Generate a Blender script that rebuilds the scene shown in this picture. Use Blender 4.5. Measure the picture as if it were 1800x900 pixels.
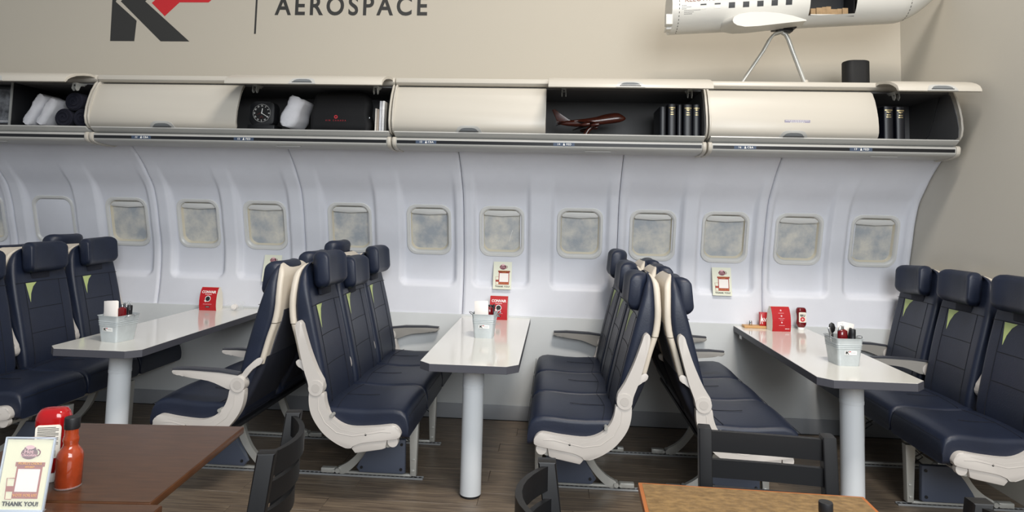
import bpy, bmesh, math, random
from mathutils import Vector, Matrix
random.seed(7)
PI = math.pi
for o in list(bpy.data.objects): bpy.data.objects.remove(o)
S = bpy.context.scene
COL = S.collection

# ------------------------------------------------------------------ camera
FPX, CYPX = 1144.7, 297.26
PITCH, YAW, ROLL = .0716, .0692, -.0247
CAM = Vector((0, -4.6894, 1.4343))
cy_, sy_, cp_, sp_, cr_, sr_ = math.cos(YAW), math.sin(YAW), math.cos(PITCH), math.sin(PITCH), math.cos(ROLL), math.sin(ROLL)
fwd = Vector((-sy_*cp_, cy_*cp_, sp_)); rt = Vector((cy_, sy_, 0)); dn = fwd.cross(rt)
r2 = cr_*rt + sr_*dn; d2 = -sr_*rt + cr_*dn
cd = bpy.data.cameras.new('camera'); cam = bpy.data.objects.new('camera', cd); COL.objects.link(cam)
cd.sensor_width = 36; cd.lens = 36*FPX/1800; cd.shift_y = -(450-CYPX)/1800; cd.clip_start = .05
mw = Matrix((r2, -d2, -fwd)).transposed().to_4x4(); mw.translation = CAM
cam.matrix_world = mw
S.camera = cam

# ------------------------------------------------------------------ world, lamps, exposure
w = bpy.data.worlds.new('world'); S.world = w; w.use_nodes = True
bg = w.node_tree.nodes['Background']; bg.inputs[0].default_value = (.92, .96, 1, 1); bg.inputs[1].default_value = .36
S.view_settings.view_transform = 'Standard'; S.view_settings.look = 'None'
S.view_settings.gamma = 1; S.view_settings.exposure = 0; S.view_settings.use_curve_mapping = False
def area(name, loc, aim, sx, sy, power, col):
    l = bpy.data.lights.new(name, 'AREA'); l.shape = 'RECTANGLE'; l.size = sx; l.size_y = sy; l.energy = power; l.color = col
    o = bpy.data.objects.new(name, l); COL.objects.link(o); o.location = loc
    o.rotation_euler = (Vector(aim)-Vector(loc)).to_track_quat('-Z', 'Y').to_euler()
    return o
area('ceiling_panel_light', (1.1, -3.9, 5.9), (.9, -.2, 1.2), 1.3, .8, 225, (1, .92, .82))
area('shopfront_daylight', (2.0, -6.5, 3.0), (.4, 0, 1.1), 4.2, 2.3, 365, (.95, .98, 1))

# ------------------------------------------------------------------ materials
def lin(c):
    if isinstance(c, str):
        c = [int(c[i:i+2], 16)/255 for i in (0, 2, 4)]
    return tuple((x/12.92 if x <= .04045 else ((x+.055)/1.055)**2.4) for x in c)
MATS = {}
def mat(name, col, rough=.5, metal=0, bump=0, bscale=200, var=0, vscale=8, col2=None, coat=0, trans=0, stretch=None, spec=.5, alpha=None, objrand=0):
    if name in MATS: return MATS[name]
    m = bpy.data.materials.new(name); m.use_nodes = True; nt = m.node_tree; N = nt.nodes; L = nt.links
    b = N['Principled BSDF']; c = lin(col)
    b.inputs['Base Color'].default_value = (*c, 1); b.inputs['Roughness'].default_value = rough; b.inputs['Metallic'].default_value = metal
    b.inputs['Specular IOR Level'].default_value = spec
    if coat: b.inputs['Coat Weight'].default_value = coat; b.inputs['Coat Roughness'].default_value = .08
    if trans: b.inputs['Transmission Weight'].default_value = trans
    if alpha is not None: b.inputs['Alpha'].default_value = alpha
    tc = N.new('ShaderNodeTexCoord'); src = tc.outputs['Object']
    if stretch:
        mp = N.new('ShaderNodeMapping'); mp.inputs['Scale'].default_value = stretch; L.new(src, mp.inputs[0]); src = mp.outputs[0]
    if var or col2:
        n = N.new('ShaderNodeTexNoise'); n.inputs['Scale'].default_value = vscale; n.inputs['Detail'].default_value = 6; n.inputs['Roughness'].default_value = .62
        if objrand:
            oi = N.new('ShaderNodeObjectInfo'); ml = N.new('ShaderNodeVectorMath'); ml.operation = 'ADD'
            sc = N.new('ShaderNodeMath'); sc.operation = 'MULTIPLY'; sc.inputs[1].default_value = 40; L.new(oi.outputs['Random'], sc.inputs[0])
            L.new(src, ml.inputs[0]); L.new(sc.outputs[0], ml.inputs[1]); L.new(ml.outputs[0], n.inputs['Vector'])
        else: L.new(src, n.inputs['Vector'])
        r = N.new('ShaderNodeValToRGB'); L.new(n.outputs['Fac'], r.inputs[0])
        r.color_ramp.elements[0].position = .36; r.color_ramp.elements[1].position = .66
        if col2: c2 = lin(col2); r.color_ramp.elements[0].color = (*c, 1); r.color_ramp.elements[1].color = (*c2, 1)
        else:
            r.color_ramp.elements[0].color = (*[x*(1-var) for x in c], 1); r.color_ramp.elements[1].color = (*[min(1, x*(1+var)) for x in c], 1)
        L.new(r.outputs[0], b.inputs['Base Color'])
    if bump:
        n2 = N.new('ShaderNodeTexNoise'); n2.inputs['Scale'].default_value = bscale; n2.inputs['Detail'].default_value = 3; L.new(src, n2.inputs['Vector'])
        bp = N.new('ShaderNodeBump'); bp.inputs['Strength'].default_value = bump; bp.inputs['Distance'].default_value = .002
        L.new(n2.outputs['Fac'], bp.inputs['Height']); L.new(bp.outputs[0], b.inputs['Normal'])
    MATS[name] = m; return m
M_DRY = mat('painted drywall', 'b1ab9f', .85, bump=.15, bscale=160)
M_ENDW = mat('painted end wall', 'c6c2b8', .85, bump=.15, bscale=160)
M_LINER = mat('textured liner plastic', 'dddfe7', .55, bump=.35, bscale=420, var=.025, vscale=3)
M_LOWER = mat('grey wall panel', 'cdd0d1', .55, var=.03, vscale=2)
M_BASEB = mat('grey vinyl baseboard', '94979c', .5)
M_FLOOR = mat('brown vinyl plank', '564b42', .42, var=0, col2='877866', vscale=4, stretch=(1.1, 26, 1), bump=.06, bscale=30, objrand=1)
M_FLOORB = mat('floor joint', '1d1815', .7)
M_BIN = mat('ivory bin plastic', 'bdb8ae', .38, bump=.04, bscale=300)
M_BINLO = mat('grey bin plastic', 'b4b4b1', .35)
M_BININ = mat('dark grey bin lining', '656566', .7, bump=.1, bscale=250)
M_BAND = mat('black rail strip', '15161a', .3)
M_TAG = mat('slate row tag', '3c4a60', .5)
M_WHITE = mat('white print', 'f2f2f0', .6)
M_LATCH = mat('grey latch plastic', '9a9b98', .3)
M_SLOT = mat('latch paddle', '6d7174', .25)
M_FRAME = mat('window frame plastic', 'd6d6d4', .35)
M_REVEAL = mat('cream reveal', 'dcd4c0', .5)
M_PANE = mat('clouded pane', 'a8aeb5', .25, col2='dad7ce', vscale=7, spec=.3, objrand=1)
M_NAVY = mat('navy leather', '192134', .46, bump=.22, bscale=130, var=.12, vscale=5)
M_NAVYC = mat('navy cloth', '131725', .8, bump=.2, bscale=400)
M_SEAM = mat('seam thread', '0a0d15', .8)
M_GREEN = mat('pale green insert', 'bccb86', .6)
M_SHELL = mat('beige seat plastic', 'cfc6b8', .42, var=.03, vscale=6)
M_ARM = mat('warm grey arm plastic', 'c8c3be', .4)
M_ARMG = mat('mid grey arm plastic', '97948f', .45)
M_ARMD = mat('arm disc', 'bdb8b3', .45)
M_PAD = mat('charcoal arm pad', '3a3c44', .5)
M_KICK = mat('slate kick panel', '4b5262', .45, bump=.08, bscale=300)
M_STEEL = mat('brushed aluminium', 'b9b9b4', .35, metal=.35)
M_TRACK = mat('seat track metal', '9a9c9e', .4, metal=.4)
M_DARK = mat('dark plastic', '1b1c1f', .45)
M_LAM = mat('white laminate', 'e6e4dd', .12, coat=.25)
M_EDGE = mat('charcoal edge band', '4b4c54', .5)
M_PVC = mat('white pipe', 'd3d8dd', .22)
M_BLACKW = mat('black painted wood', '0e0f12', .42)
M_WOODT = mat('brown stained wood', '432d1f', .28, col2='553a28', vscale=7, stretch=(1.5, 14, 1), coat=.12)
M_WOODR = mat('olive brown wood', '6a5230', .34, col2='8f7247', vscale=26, stretch=(1.6, 3, 1))
M_WEDGE = mat('orange wood edge', 'b0672c', .4)
M_RED = mat('red card', 'b51a22', .4)
M_CARDW = mat('cream card', 'e9e3d6', .7)
M_PAPER = mat('white paper', 'efeae6', .8)
M_POSTER = mat('pale poster paper', 'e0e2d0', .6)
M_POSTER2 = mat('cream sign paper', 'ece9c8', .5)
M_MAROON = mat('maroon print', '6d2a3c', .6)
M_PINK = mat('pink print', 'e3b7bd', .6)
M_BRICKR = mat('brick red print', 'a03a2c', .6)
M_ORNG = mat('orange print', 'e0a04a', .6)
M_INK = mat('black print', '1e1e1e', .6)
M_GALV = mat('galvanised steel', 'c3cacd', .36, metal=.25, var=.06, vscale=18)
M_CHROME = mat('cutlery steel', 'c2c4c8', .18, metal=1)
M_KETCH = mat('ketchup bottle', 'a00c12', .14, coat=.3)
M_KETCHD = mat('dark ketchup bottle', '6a0a12', .15, coat=.3)
M_SAUCE = mat('orange red sauce', '973a1c', .12, coat=.4, var=.1, vscale=60)
M_ACRYL = mat('clear acrylic', 'eef2f4', .06, alpha=.14)
M_PWHITE = mat('model white paint', 'c9c8c3', .35)
M_TAN = mat('tan box', '8f7758', .8, var=.15, vscale=30)
M_TOWEL = mat('white towel', 'd9d9de', .95, bump=.8, bscale=90)
M_ROLL = mat('navy towel', '0e1020', .95, bump=.8, bscale=120)
M_BAG = mat('black bag fabric', '0c0c0f', .75, bump=.3, bscale=300)
M_MWOOD = mat('polished red brown wood', '371710', .28, col2='522315', vscale=10, stretch=(2, 14, 14), coat=.3)
M_BOOK = mat('navy black book', '10121b', .4)
M_GOLD = mat('gold print', 'c3b083', .35, metal=.5)
M_REDP = mat('red logo print', 'bb2027', .6)
M_GREYK = mat('charcoal logo print', '2c2c2b', .6)
M_LTWOOD = mat('light wood', 'c79a63', .5)
M_PHOTO = mat('dark glossy photo', '3c3e42', .12, col2='8b8e94', vscale=14)
M_ROSE = mat('rose print', 'c8303a', .6)

# ------------------------------------------------------------------ geometry helpers: each returns (verts, faces)
def from_bm(bm):
    bm.verts.ensure_lookup_table()
    v = [tuple(x.co) for x in bm.verts]; f = [[q.index for q in p.verts] for p in bm.faces]
    bm.free(); return v, f
def rbox(c, s, b=.004, seg=2):
    bm = bmesh.new(); bmesh.ops.create_cube(bm, size=1)
    for v in bm.verts: v.co = Vector((v.co.x*s[0], v.co.y*s[1], v.co.z*s[2]))+Vector(c)
    b = min(b, min(s)*.49)
    if b > 0: bmesh.ops.bevel(bm, geom=bm.edges[:], offset=b, segments=seg, affect='EDGES', profile=.5)
    bm.verts.index_update(); return from_bm(bm)
def box2(a, b, bev=.004, seg=2):
    return rbox([(a[i]+b[i])/2 for i in range(3)], [abs(b[i]-a[i]) for i in range(3)], bev, seg)
def prism(poly, a0, a1, axis='y', b=0, seg=2):
    bm = bmesh.new()
    def mk(p, a): return {'x': (a, p[0], p[1]), 'y': (p[0], a, p[1]), 'z': (p[0], p[1], a)}[axis]
    A = [bm.verts.new(mk(p, a0)) for p in poly]; B = [bm.verts.new(mk(p, a1)) for p in poly]
    n = len(poly); bm.faces.new(A); bm.faces.new(B[::-1])
    for i in range(n): bm.faces.new((A[i], B[i], B[(i+1) % n], A[(i+1) % n]))
    if b:
        es = [e for e in bm.edges if (e.verts[0] in A) == (e.verts[1] in A)]
        bmesh.ops.bevel(bm, geom=es, offset=b, segments=seg, affect='EDGES', profile=.5)
    bm.verts.index_update(); return from_bm(bm)
def tube(path, r, n=8, caps=True):
    P = [Vector(p) for p in path]; v = []; f = []; prev = None
    for i, p in enumerate(P):
        t = (P[min(i+1, len(P)-1)]-P[max(i-1, 0)]).normalized()
        up = prev if prev is not None else (Vector((0, 0, 1)) if abs(t.z) < .9 else Vector((1, 0, 0)))
        a = (up - t*up.dot(t)).normalized(); b = t.cross(a); prev = a
        rr = r[i] if isinstance(r, (list, tuple)) else r
        for k in range(n):
            q = 2*PI*k/n; v.append(tuple(p + a*math.cos(q)*rr + b*math.sin(q)*rr))
    for i in range(len(P)-1):
        for k in range(n):
            f.append([i*n+k, i*n+(k+1) % n, (i+1)*n+(k+1) % n, (i+1)*n+k])
    if caps: f.append(list(range(n))[::-1]); f.append([(len(P)-1)*n+k for k in range(n)])
    return v, f
def lathe(prof, c=(0, 0, 0), n=24, sx=1, sy=1):
    v = []; f = []
    for r, z in prof:
        for k in range(n):
            q = 2*PI*k/n; v.append((c[0]+r*sx*math.cos(q), c[1]+r*sy*math.sin(q), c[2]+z))
    for i in range(len(prof)-1):
        for k in range(n): f.append([i*n+k, i*n+(k+1) % n, (i+1)*n+(k+1) % n, (i+1)*n+k])
    f.append(list(range(n))[::-1]); f.append([(len(prof)-1)*n+k for k in range(n)])
    return v, f
def loft(rings, caps=True, closed=True):
    n = len(rings[0]); v = [p for r in rings for p in r]; f = []
    for i in range(len(rings)-1):
        for k in range(n if closed else n-1): f.append([i*n+k, i*n+(k+1) % n, (i+1)*n+(k+1) % n, (i+1)*n+k])
    if caps: f.append(list(range(n))[::-1]); f.append([(len(rings)-1)*n+k for k in range(n)])
    return v, f
def rrect(hw, hh, r, n=6):
    r = min(r, hw*.999, hh*.999); out = []
    for cx, cz, a0 in ((hw-r, hh-r, 0), (-hw+r, hh-r, PI/2), (-hw+r, -hh+r, PI), (hw-r, -hh+r, 1.5*PI)):
        for k in range(n+1):
            a = a0+PI/2*k/n; out.append((cx+r*math.cos(a), cz+r*math.sin(a)))
    return out
def disc(c, r, nrm='y', th=.002, n=20, sx=1, sz=1):
    poly = [(c[0 if nrm != 'x' else 1]+r*sx*math.cos(2*PI*k/n), (c[2] if nrm != 'z' else c[1])+r*sz*math.sin(2*PI*k/n)) for k in range(n)]
    a = {'x': c[0], 'y': c[1], 'z': c[2]}[nrm]
    return prism(poly, a-th/2, a+th/2, nrm)
def merge(*vfs):
    V = []; F = []
    for v, f in vfs:
        o = len(V); V += list(v); F += [[i+o for i in p] for p in f]
    return V, F
def xf(vf, m): return [tuple(m @ Vector(p)) for p in vf[0]], vf[1]
def shift(vf, d): return [(p[0]+d[0], p[1]+d[1], p[2]+d[2]) for p in vf[0]], vf[1]
def lerp(tab, t):
    if t <= tab[0][0]: return tab[0][1]
    for (a, b), (c, d) in zip(tab, tab[1:]):
        if t <= c: return b+(d-b)*(t-a)/(c-a)
    return tab[-1][1]
def cub(tab, t):
    n = len(tab)
    if t <= tab[0][0]: return tab[0][1]
    if t >= tab[-1][0]: return tab[-1][1]
    i = next(k for k in range(n-1) if t <= tab[k+1][0])
    x0, y0 = tab[i]; x1, y1 = tab[i+1]
    def sl(k):
        if k == 0: return (tab[1][1]-tab[0][1])/(tab[1][0]-tab[0][0])
        if k == n-1: return (tab[-1][1]-tab[-2][1])/(tab[-1][0]-tab[-2][0])
        return (tab[k+1][1]-tab[k-1][1])/(tab[k+1][0]-tab[k-1][0])
    h = x1-x0; u = (t-x0)/h; m0, m1 = sl(i)*h, sl(i+1)*h
    return (2*u**3-3*u*u+1)*y0+(u**3-2*u*u+u)*m0+(-2*u**3+3*u*u)*y1+(u**3-u*u)*m1
def sstep(a, b, t):
    t = max(0, min(1, (t-a)/(b-a))); return t*t*(3-2*t)
def mesh(name, vf, m, angle=38, recalc=True):
    me = bpy.data.meshes.new(name); me.from_pydata(vf[0], [], vf[1])
    if recalc:
        bm = bmesh.new(); bm.from_mesh(me); bmesh.ops.recalc_face_normals(bm, faces=bm.faces); bm.to_mesh(me); bm.free()
    me.polygons.foreach_set('use_smooth', [True]*len(me.polygons)); me.set_sharp_from_angle(angle=math.radians(angle))
    me.materials.append(m); me.update(); return me
def tag(o, label=None, cat=None, group=None, kind=None):
    if label: o['label'] = label
    if cat: o['category'] = cat
    if group: o['group'] = group
    if kind: o['kind'] = kind
    return o
def obj(name, vf, m, parent=None, loc=None, rot=None, angle=38, world=False):
    """one mesh object; world=True: vertices are world coordinates and the parent is unrotated"""
    if world and parent is not None:
        q = parent; d = Vector((0, 0, 0))
        while q is not None: d += Vector(q.location); q = q.parent
        vf = shift(vf, (-d.x, -d.y, -d.z))
    if world and parent is None and loc is not None: vf = shift(vf, (-loc[0], -loc[1], -loc[2]))
    o = bpy.data.objects.new(name, mesh(name, vf, m, angle) if not isinstance(vf, bpy.types.Mesh) else vf); COL.objects.link(o)
    if parent is not None: o.parent = parent
    if loc is not None: o.location = loc
    if rot is not None: o.rotation_euler = rot
    return o
def thing(name, label, cat, loc=(0, 0, 0), rz=0, group=None, kind=None):
    o = bpy.data.objects.new(name, None); COL.objects.link(o); o.location = loc; o.rotation_euler = (0, 0, rz); o.empty_display_size = .1
    return tag(o, label, cat, group, kind)
def struct(name, vf, m, label=None, **k):
    o = obj(name, vf, m, **k); o['kind'] = 'structure'
    if label: o['label'] = label
    return o
def text_vf(s, size, spacing=1, extrude=.0008, align='CENTER', shear=0, bold=0, res=2):
    c = bpy.data.curves.new('t', 'FONT'); c.body = s; c.size = size; c.align_x = align; c.align_y = 'CENTER'; c.space_character = spacing
    c.extrude = extrude; c.shear = shear; c.offset = bold; c.resolution_u = res
    o = bpy.data.objects.new('t', c); COL.objects.link(o)
    dg = bpy.context.evaluated_depsgraph_get(); dg.update()
    me = bpy.data.meshes.new_from_object(o.evaluated_get(dg))
    v = [(p.co.x, p.co.z*-1, p.co.y) for p in me.vertices]; f = [list(p.vertices) for p in me.polygons]   # upright, reads from -Y
    bpy.data.objects.remove(o); bpy.data.curves.remove(c); bpy.data.meshes.remove(me)
    return v, f

def bars(w_, size, y=0):
    """a line of print too small to read: short dashes about the size of words"""
    rnd = random.Random(int(w_*1e5)); x = -w_/2; out = []
    while x < w_/2-.2*size:
        l = min(rnd.uniform(.8, 2.4)*size, w_/2-x); out.append(rbox((x+l/2, y, 0), (l, .0007, size*.55), 0)); x += l+.45*size
    return merge(*out)

# ================================================================== THE SETTING
XE = 2.449
# floor: base sheet with vinyl planks on it
flo = struct('floor', box2((-6.2, -6.2, -.06), (XE+.1, .2, -.004), 0), M_FLOORB, label='dark brown wood-look plank floor')
pl_me = mesh('floor_plank', rbox((0, 0, -.002), (1.2185, .1485, .004), .0012, 1), M_FLOOR)
k = 0
for r in range(26):
    off = random.uniform(-.6, .6)
    for c in range(8):
        x = -5.3+off+c*1.22; y = -.02-.075-r*.15
        if x-.61 > XE-.03 or x < -5.4: continue
        if x+.61 > XE:
            a, b = x-.61, XE-.002
            o = obj('floor_plank', rbox((0, 0, -.002), (b-a, .1485, .004), .0012, 1), M_FLOOR, flo, loc=((a+b)/2, y, 0))
        else: o = obj('floor_plank', pl_me, M_FLOOR, flo, loc=(x, y, 0))
struct('wall_back', box2((-6.2, .10, -.06), (XE+.1, .22, 4.9), 0), M_DRY, label='beige painted drywall above the luggage bins')
struct('wall_right', box2((XE, -5.8, -.06), (XE+.12, .10, 4.9), 0), M_ENDW, label='plain beige end wall beside the last seats')
struct('wall_lower', box2((-6.2, -.0, .0), (XE, .098, .722), .003), M_LOWER, label='light grey panel wall under the windows')
struct('baseboard_back', box2((-6.2, -.010, .0005), (XE, -.0003, .102), .003), M_BASEB, label='dark grey vinyl baseboard')

# cabin side wall liner with windows
WX = [-4.34, -3.783, -3.204, -2.652, -2.141, -1.503, -.918, -.388, .171, .684, 1.188, 1.691, 2.201]
SEAM = [-6.0, -4.95, -4.08, -2.945, -1.835, -.66, .437, 1.452, XE-.002]
WZ = 1.322; WSL = .27
PROF = [(.70, .05), (.85, .066), (1.0, .07), (1.15, .058), (1.32, .012), (1.45, -.024), (1.58, -.082), (1.67, -.165), (1.76, -.258), (1.86, -.385), (1.95, -.5)]
def liner_y(x, z):
    y = cub(PROF, z); m = 0
    for wx in WX:
        dx = abs(x-wx)
        if dx > .27: continue
        qx = dx-.20+.05; qz = (.925-z)+.05
        d = math.hypot(max(qx, 0), max(qz, 0))+min(max(qx, qz), 0)-.05
        m = max(m, sstep(.008, -.018, d))
    m *= 1-sstep(1.46, 1.80, z)
    return y-.042*(1-m)*(1-sstep(1.5, 1.9, z)*.6)
wl = thing('wall_cabin', 'grey white curved cabin side wall lining', None, (-1.8, 0, .722), kind='structure')
for a, b in zip(SEAM, SEAM[1:]):
    a += .0018; b -= .0018
    nx = int((b-a)/.0125); nz = 84; V = []; F = []
    for j in range(nz+1):
        z = .7225+(1.905-.7225)*j/nz
        for i in range(nx+1):
            x = a+(b-a)*i/nx; e = min(x-a, b-x)
            y = liner_y(x, z)+(.012*(1-e/.006)**2 if e < .006 else 0)
            V.append((x, y, z))
    for j in range(nz):
        for i in range(nx):
            q = [j*(nx+1)+i, j*(nx+1)+i+1, (j+1)*(nx+1)+i+1, (j+1)*(nx+1)+i]
            cx = sum(V[t][0] for t in q)/4; cz = sum(V[t][2] for t in q)/4
            if any(abs(cx-wx) < .138 and abs(cz-WZ) < .158 for wx in WX): continue
            F.append(q)
    # turned-back side edges
    for i in (0, nx):
        o = len(V)
        for j in range(nz+1): x, y, z = V[j*(nx+1)+i]; V.append((x, y+.012, z))
        for j in range(nz): F.append([j*(nx+1)+i, (j+1)*(nx+1)+i, o+j+1, o+j])
    obj('wall_panel', (V, F), M_LINER, wl, world=True, angle=60)
# windows
def ring2(hw, hh, r, y): return [(p[0], y, p[1]) for p in rrect(hw, hh, r)]
FR = loft([ring2(.163, .189, .074, .02), ring2(.163, .189, .074, -.004), ring2(.159, .185, .072, -.011), ring2(.147, .171, .066, -.010), ring2(.140, .161, .062, -.002), ring2(.137, .158, .060, .010)], caps=False)
RV = loft([ring2(.1375, .1585, .060, .009), ring2(.134, .154, .059, .018), ring2(.129, .148, .058, .034)], caps=False)
PN = prism(rrect(.1315, .151, .058), .031, .034, 'y')
SH = prism([(-.128, .118), (-.118, .113), (0, .108), (.118, .113), (.128, .118), (.128, .130), (.105, .1495), (-.105, .1495), (-.128, .130)], .010, .016, 'y', .0025)
me_fr = mesh('window_frame', FR, M_FRAME, 30); me_rv = mesh('reveal', RV, M_REVEAL); me_pn = mesh('pane', PN, M_PANE); me_sh = mesh('shade_lip', SH, M_FRAME)
me_pl = mesh('closed_shade', prism(rrect(.136, .157, .053), .002, .006, 'y', .001), M_LINER)
sa = math.atan(WSL)
for i, wx in enumerate(WX):
    o = thing('window_%d' % (i+1), None, None, (wx, cub(PROF, WZ)-.001, WZ), kind='structure'); o.rotation_euler = (sa, 0, 0)
    o['label'] = 'blanked cabin window with a closed grey shade' if i == 1 else 'rounded cabin window with clouded pane'
    obj('window_frame', me_fr, None, o)
    if i == 1: obj('closed_shade', me_pl, None, o)
    else:
        obj('reveal', me_rv, None, o)
        p = obj('pane', me_pn.copy(), None, o)
        for v in p.data.vertices: v.co.x += 0
        m2 = M_PANE
        obj('shade_lip', me_sh, None, o)
# streak of light on one pane, put in as a thin white tube
s_ = obj('light_streak', tube([(.075, .0305, .0), (.05, .0305, -.085)], .0014, 5), M_WHITE, bpy.data.objects['window_8'])

# ================================================================== AIRLINE SEAT ROWS
FRONT = [(.40, .045), (.5, .05), (.6, .03), (.75, -.004), (.9, -.042), (1.0, -.068), (1.1, -.096), (1.17, -.118)]
REAR = [(.40, .0), (.5, -.025), (.6, -.058), (.7, -.086), (.8, -.113), (.88, -.138), (.96, -.148), (1.05, -.147), (1.12, -.143), (1.17, -.135)]
BW = [(.40, .20), (.5, .212), (.85, .218), (1.0, .214), (1.08, .198), (1.13, .172), (1.155, .135), (1.165, .09)]
def back_vf():
    R = []
    for z in [.40, .41, .45, .5, .56, .63, .7, .77, .84, .9, .96, 1.02, 1.07, 1.1, 1.13, 1.147, 1.158, 1.165]:
        xf_, xr = cub(FRONT, z), cub(REAR, z); hw = lerp(BW, z)
        sh = 0 if z < 1.1 else (z-1.1)/.065
        if z == .40: sh = .5
        cx = (xf_+xr)/2; hx = max((xf_-xr)/2*(1-.55*sh), .01); hw *= (1-.05*sh)
        ring = []
        for p in rrect(hw, hx, .028, 5):
            y, x = p
            if x > hx*.6: x -= .016*(1-min(1, abs(y)/hw)**2.2)
            ring.append((cx+x, y, z))
        # add extra points across the faces for the dish
        out = []
        for a, b in zip(ring, ring[1:]+ring[:1]):
            out.append(a)
            if abs(a[1]-b[1]) > .1:
                for t in range(1, 8):
                    y = a[1]+(b[1]-a[1])*t/8; x = a[0]+(b[0]-a[0])*t/8
                    if x > cx: x = cx+hx-.016*(1-min(1, abs(y)/hw)**2.2)
                    out.append((x, y, z))
        R.append(out)
    return loft(R)
def fx(y, z): return cub(FRONT, z)-.016*(1-min(1, abs(y)/lerp(BW, z))**2.2)
def strip(pts, r=.0016):   # seam following the front of the backrest
    return tube([(fx(y, z)+.0006, y, z) for y, z in pts], r, 5)
def shell_vf(z0, z1, grow, th, inset=0):
    R = []; n = 9
    zs = [z0+(z1-z0)*i/n for i in range(n+1)]
    if z1 > 1.1: zs = [z for z in zs if z < 1.10]+[1.10, 1.12, 1.135, 1.147, 1.155, 1.160, 1.163]
    for z in zs:
        hw = lerp(BW, z)+grow-inset; xr = cub(REAR, z); k = 1-.75*max(0, (z-1.10)/.063)**2.2
        R.append([(xr-th/2+(1-k)*th*.7+x*k+.004, y, z) for y, x in rrect(hw, th/2, .014, 4)])
    return loft(R)
def head_vf():
    R = []
    for y in [-.150, -.147, -.140, -.126, -.105, -.08, -.04, 0, .04, .08, .105, .126, .140, .147, .150]:
        a = abs(y)/.150; e = math.sqrt(max(0, 1-max(0, (a-.72)/.285)**2))
        bend = .034*max(0, (abs(y)-.06)/.09)**1.5
        hz = .094*(.62+.38*e); hx = .044*(.45+.55*e)
        R.append([(bend+x+.006*math.cos(z/.094*1.4), y, z) for x, z in rrect(hx, hz, hx*.85, 5)])
    return loft(R)
def cush_vf():
    R = []
    for x, zt, zb, k in [(.005, .455, .395, .88), (.012, .468, .385, .96), (.03, .476, .378, 1), (.10, .474, .372, 1), (.18, .470, .366, 1), (.26, .472, .36, 1), (.33, .478, .353, 1), (.38, .480, .347, 1), (.415, .474, .343, 1), (.438, .460, .341, 1), (.451, .437, .340, 1), (.457, .41, .341, .998), (.456, .375, .344, .99)]:
        ring = []; hh = (zt-zb)/2; cz = (zt+zb)/2; hw = .232*k
        for y, z in rrect(hw, hh, min(.024, hh*.9), 5):
            ring.append((x, y, cz+z))
        out = []
        for a, b in zip(ring, ring[1:]+ring[:1]):
            out.append(a)
            if abs(a[1]-b[1]) > .2 and a[2] > cz:
                for t in range(1, 10):
                    y = a[1]+(b[1]-a[1])*t/10; q = 1-(abs(y)/hw)**2
                    out.append((x, y, a[2]+.010*q*math.sin(min(1, max(0, x/.4))*PI*.5)))
            elif abs(a[1]-b[1]) > .2:
                for t in range(1, 10): out.append((x, a[1]+(b[1]-a[1])*t/10, a[2]))
        R.append(out)
    return loft(R)
CZ = lambda x: lerp([(.005, .455), (.03, .476), (.18, .470), (.33, .478), (.38, .480), (.415, .474), (.438, .460), (.451, .437), (.457, .41)], x)
def ctop(x, y): return CZ(x)+.010*(1-(y/.232)**2)*math.sin(min(1, x/.4)*PI*.5)+.0016
SIDE = [(.041, .548), (.048, .505), (.066, .462), (.109, .418), (.178, .394), (.295, .400), (.381, .411), (.410, .400), (.426, .372), (.420, .352), (.370, .342), (.238, .322), (.185, .300), (.172, .291), (.115, .312), (.055, .350), (.012, .396), (-.018, .445), (-.032, .495), (-.035, .548)]
GROOVE = [(.012, .525), (.016, .47), (.05, .41), (.11, .365), (.19, .352), (.33, .378), (.38, .378)]
UPARM = [(.036, .560), (.034, .597), (.016, .628), (-.004, .662), (-.045, .754), (-.078, .848), (-.088, .880), (-.103, .892), (-.117, .880), (-.116, .845), (-.097, .770), (-.066, .660), (-.042, .595), (-.036, .560)]
DNARM = [(-.034, .565), (-.03, .600), (-.005, .616), (.10, .628), (.25, .633), (.335, .630), (.342, .620), (.325, .606), (.29, .606), (.27, .598), (.15, .584), (.07, .556), (.035, .545)]
DNPAD = [(.0, .616), (.10, .6275), (.25, .6325), (.337, .6295), (.340, .637), (.25, .642), (.10, .638), (.0, .626)]
LINK = [(-.030, .60), (-.052, .63), (-.075, .655), (-.105, .672), (-.112, .692), (-.100, .702), (-.082, .697), (-.05, .668), (-.02, .635), (-.008, .605)]
POD = [(.362, .350), (.352, .300), (.335, .293), (.205, .270), (.186, .292), (.20, .312), (.24, .325)]
RLEG = [(.215, .30), (.170, .30), (.150, .225), (.118, .150), (.085, .102), (.042, .065), (-.004, .038), (-.012, .018), (.016, .003), (.05, .018), (.100, .064), (.152, .132), (.185, .20)]
KICK = [(.368, .215), (.372, .040), (.360, .034), (.125, .034), (.104, .060), (.122, .088), (.165, .140), (.20, .215)]
FLEG = [(.380, .30), (.430, .30), (.426, .012), (.394, .012)]
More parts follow.
